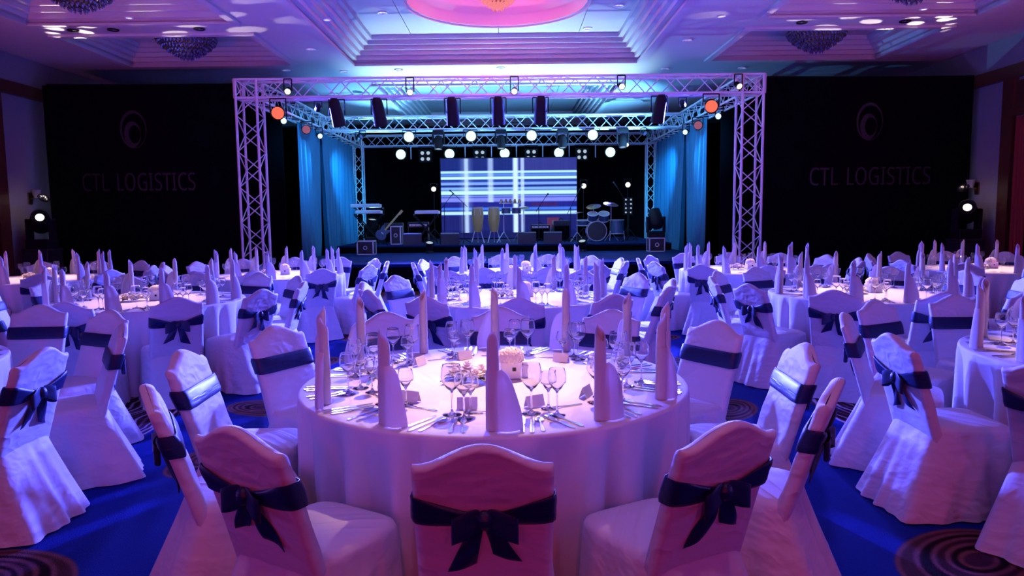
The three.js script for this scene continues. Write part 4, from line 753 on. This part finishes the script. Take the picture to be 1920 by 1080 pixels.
  // microphone stands
  for (const [x, z, h, bx, by, lbl] of [[-1.35, -20.6, 1.15, -0.28, 0.28, 'microphone boom stand beside the congas'], [1.7, -20.8, 1.0, 0.25, 0.5, 'microphone boom stand in front of the amplifier by the drum kit'], [3.4, -21.0, 0.95, -0.35, 0.6, 'microphone boom stand at the lamp tower'], [-1.9, -20.7, 1.1, 0.2, 0.25, 'microphone boom stand beside the small keyboard'], [0.78, -20.6, 1.0, 0.2, 0.3, 'microphone boom stand in front of the video screen']]) {
    const o = thing('microphone_stand', lbl, 'microphone stand', [x, Y, z]); part('pole', rod(V(0, 0.1, 0), V(0, h, 0), 0.011), M.blackMetal, o); part('boom', rod(V(-bx * 0.4, h - by * 0.4, 0), V(bx, h + by, 0.05), 0.009), M.blackMetal, o); part('microphone', merged([rod(V(bx, h + by, 0.05), V(bx * 1.25, h + by * 1.2, 0.06), 0.014), new THREE.SphereGeometry(0.026, 10, 8).translate(bx * 1.3, h + by * 1.24, 0.06)]), M.blackMetal, o); for (let k = 0; k < 3; k++) part('foot', rod(V(0, 0.14, 0), V(0.26 * Math.cos(k * 2.09 + 0.4), 0.012, 0.26 * Math.sin(k * 2.09 + 0.4)), 0.011), M.blackMetal, o);
  }
  // wedge monitors at the riser edge
  const wedge = (() => { const s = new THREE.Shape(); s.moveTo(-0.2, 0); s.lineTo(0.2, 0); s.lineTo(0.2, 0.1); s.lineTo(-0.06, 0.33); s.lineTo(-0.2, 0.3); s.closePath(); return new THREE.ExtrudeGeometry(s, { depth: 0.5, bevelEnabled: false }).translate(0, 0, -0.25).rotateY(Math.PI / 2); })();
  for (const [x, lbl] of [[-1.72, 'black wedge monitor in front of the small keyboard'], [0.42, 'black wedge monitor in front of the percussion rack'], [1.15, 'black wedge monitor next to the low amplifier'], [-2.75, 'black wedge monitor beside the upright flight case']]) { const o = thing('wedge_monitor', lbl, 'speaker', [x, Y, -20.1], rr(-0.2, 0.2)); part('cabinet', wedge, M.caseBlack, o); part('grille', box(0.44, 0.3, 0.01).rotateX(0.85).translate(0, 0.23, -0.075), M.blackCloth, o); }
  // small bright lamps on tall stands
  for (const [x, z, y, lbl] of [[-2.4, -22.7, 2.4, 'bright round lamp on a tall stand beside the video screen, keyboard side'], [2.19, -22, 2.42, 'bright round lamp on a tall stand behind the drum kit'], [3.52, -22, 2.44, 'bright round lamp on a tall stand above the lamp tower']]) {
    const q = parCan('stand_lamp', lbl, [x, y, z], V(x * 0.5, 0.9, -4), 0.075, G.white); part('lamp_stand', merged([rod(V(0, -0.05, 0), V(0, Y - y + 0.2, 0), 0.014), rod(V(0, Y - y + 0.4, 0), V(0.3, Y - y + 0.01, 0.15), 0.012), rod(V(0, Y - y + 0.4, 0), V(-0.3, Y - y + 0.01, 0.15), 0.012), rod(V(0, Y - y + 0.4, 0), V(0, Y - y + 0.01, -0.3), 0.012)]), M.blackMetal, q.o);
    spot('stand_light', [0.7, 0.85, 1], POWER.stand, q.front, V(x * 0.5, 0.9, -4), 30, 0.8, 2);
  }
  { const o = thing('lamp_tower', 'upright bar with two columns of small white lamps beside the drum kit', 'lamp', [3.5, Y, -21.8]); part('post', rod(V(0, 0.02, 0), V(0, 1.3, 0), 0.02), M.blackMetal, o); part('base', cyl(0.2, 0.22, 0.03, 16, 0, 0.015, 0), M.blackMetal, o); part('lamp_board', box(0.26, 0.52, 0.05, 0, 1.02, 0.04), M.blackMetal, o); for (let i = 0; i < 4; i++) for (const s of [-1, 1]) part('small_lamp', new THREE.SphereGeometry(0.026, 10, 8).translate(s * 0.075, 0.84 + i * 0.125, 0.075), G.small, o); }
  for (const [x, y, z, t] of [[-2.5, 4.0, -24.9, 'keyboard'], [3.95, 4.0, -24.9, 'drum']]) parCan('small_truss_lamp', `tiny white lamp on the rear truss beam, ${t} side`, [x, 3.9, z], V(x * 0.5, 1, -4), 0.06, G.white, null, TB);
}
// wall sconces behind the lettered screens
for (const s of [-1, 1]) { const x = s < 0 ? X0 : X1, o = thing('wall_sconce', `dark unlit wall sconce by the ${s < 0 ? 'keyboard' : 'drum'}-side lettered screen`, 'sconce', [x, 2.0, -15.0], s < 0 ? Math.PI / 2 : -Math.PI / 2); part('back_plate', box(0.12, 0.24, 0.03, 0, 0, 0.015), M.brass, o); part('arm', rod(V(0, 0, 0.02), V(0, 0.02, 0.14), 0.012), M.brass, o); part('sconce_shade', lathe([[0.05, 0], [0.09, 0.16]], 16).translate(0, 0.02, 0.15), M.plaster, o); }

scene.traverse((o) => { if (o.isMesh) { o.castShadow = true; o.receiveShadow = true; } });
renderer.render(scene, camera);
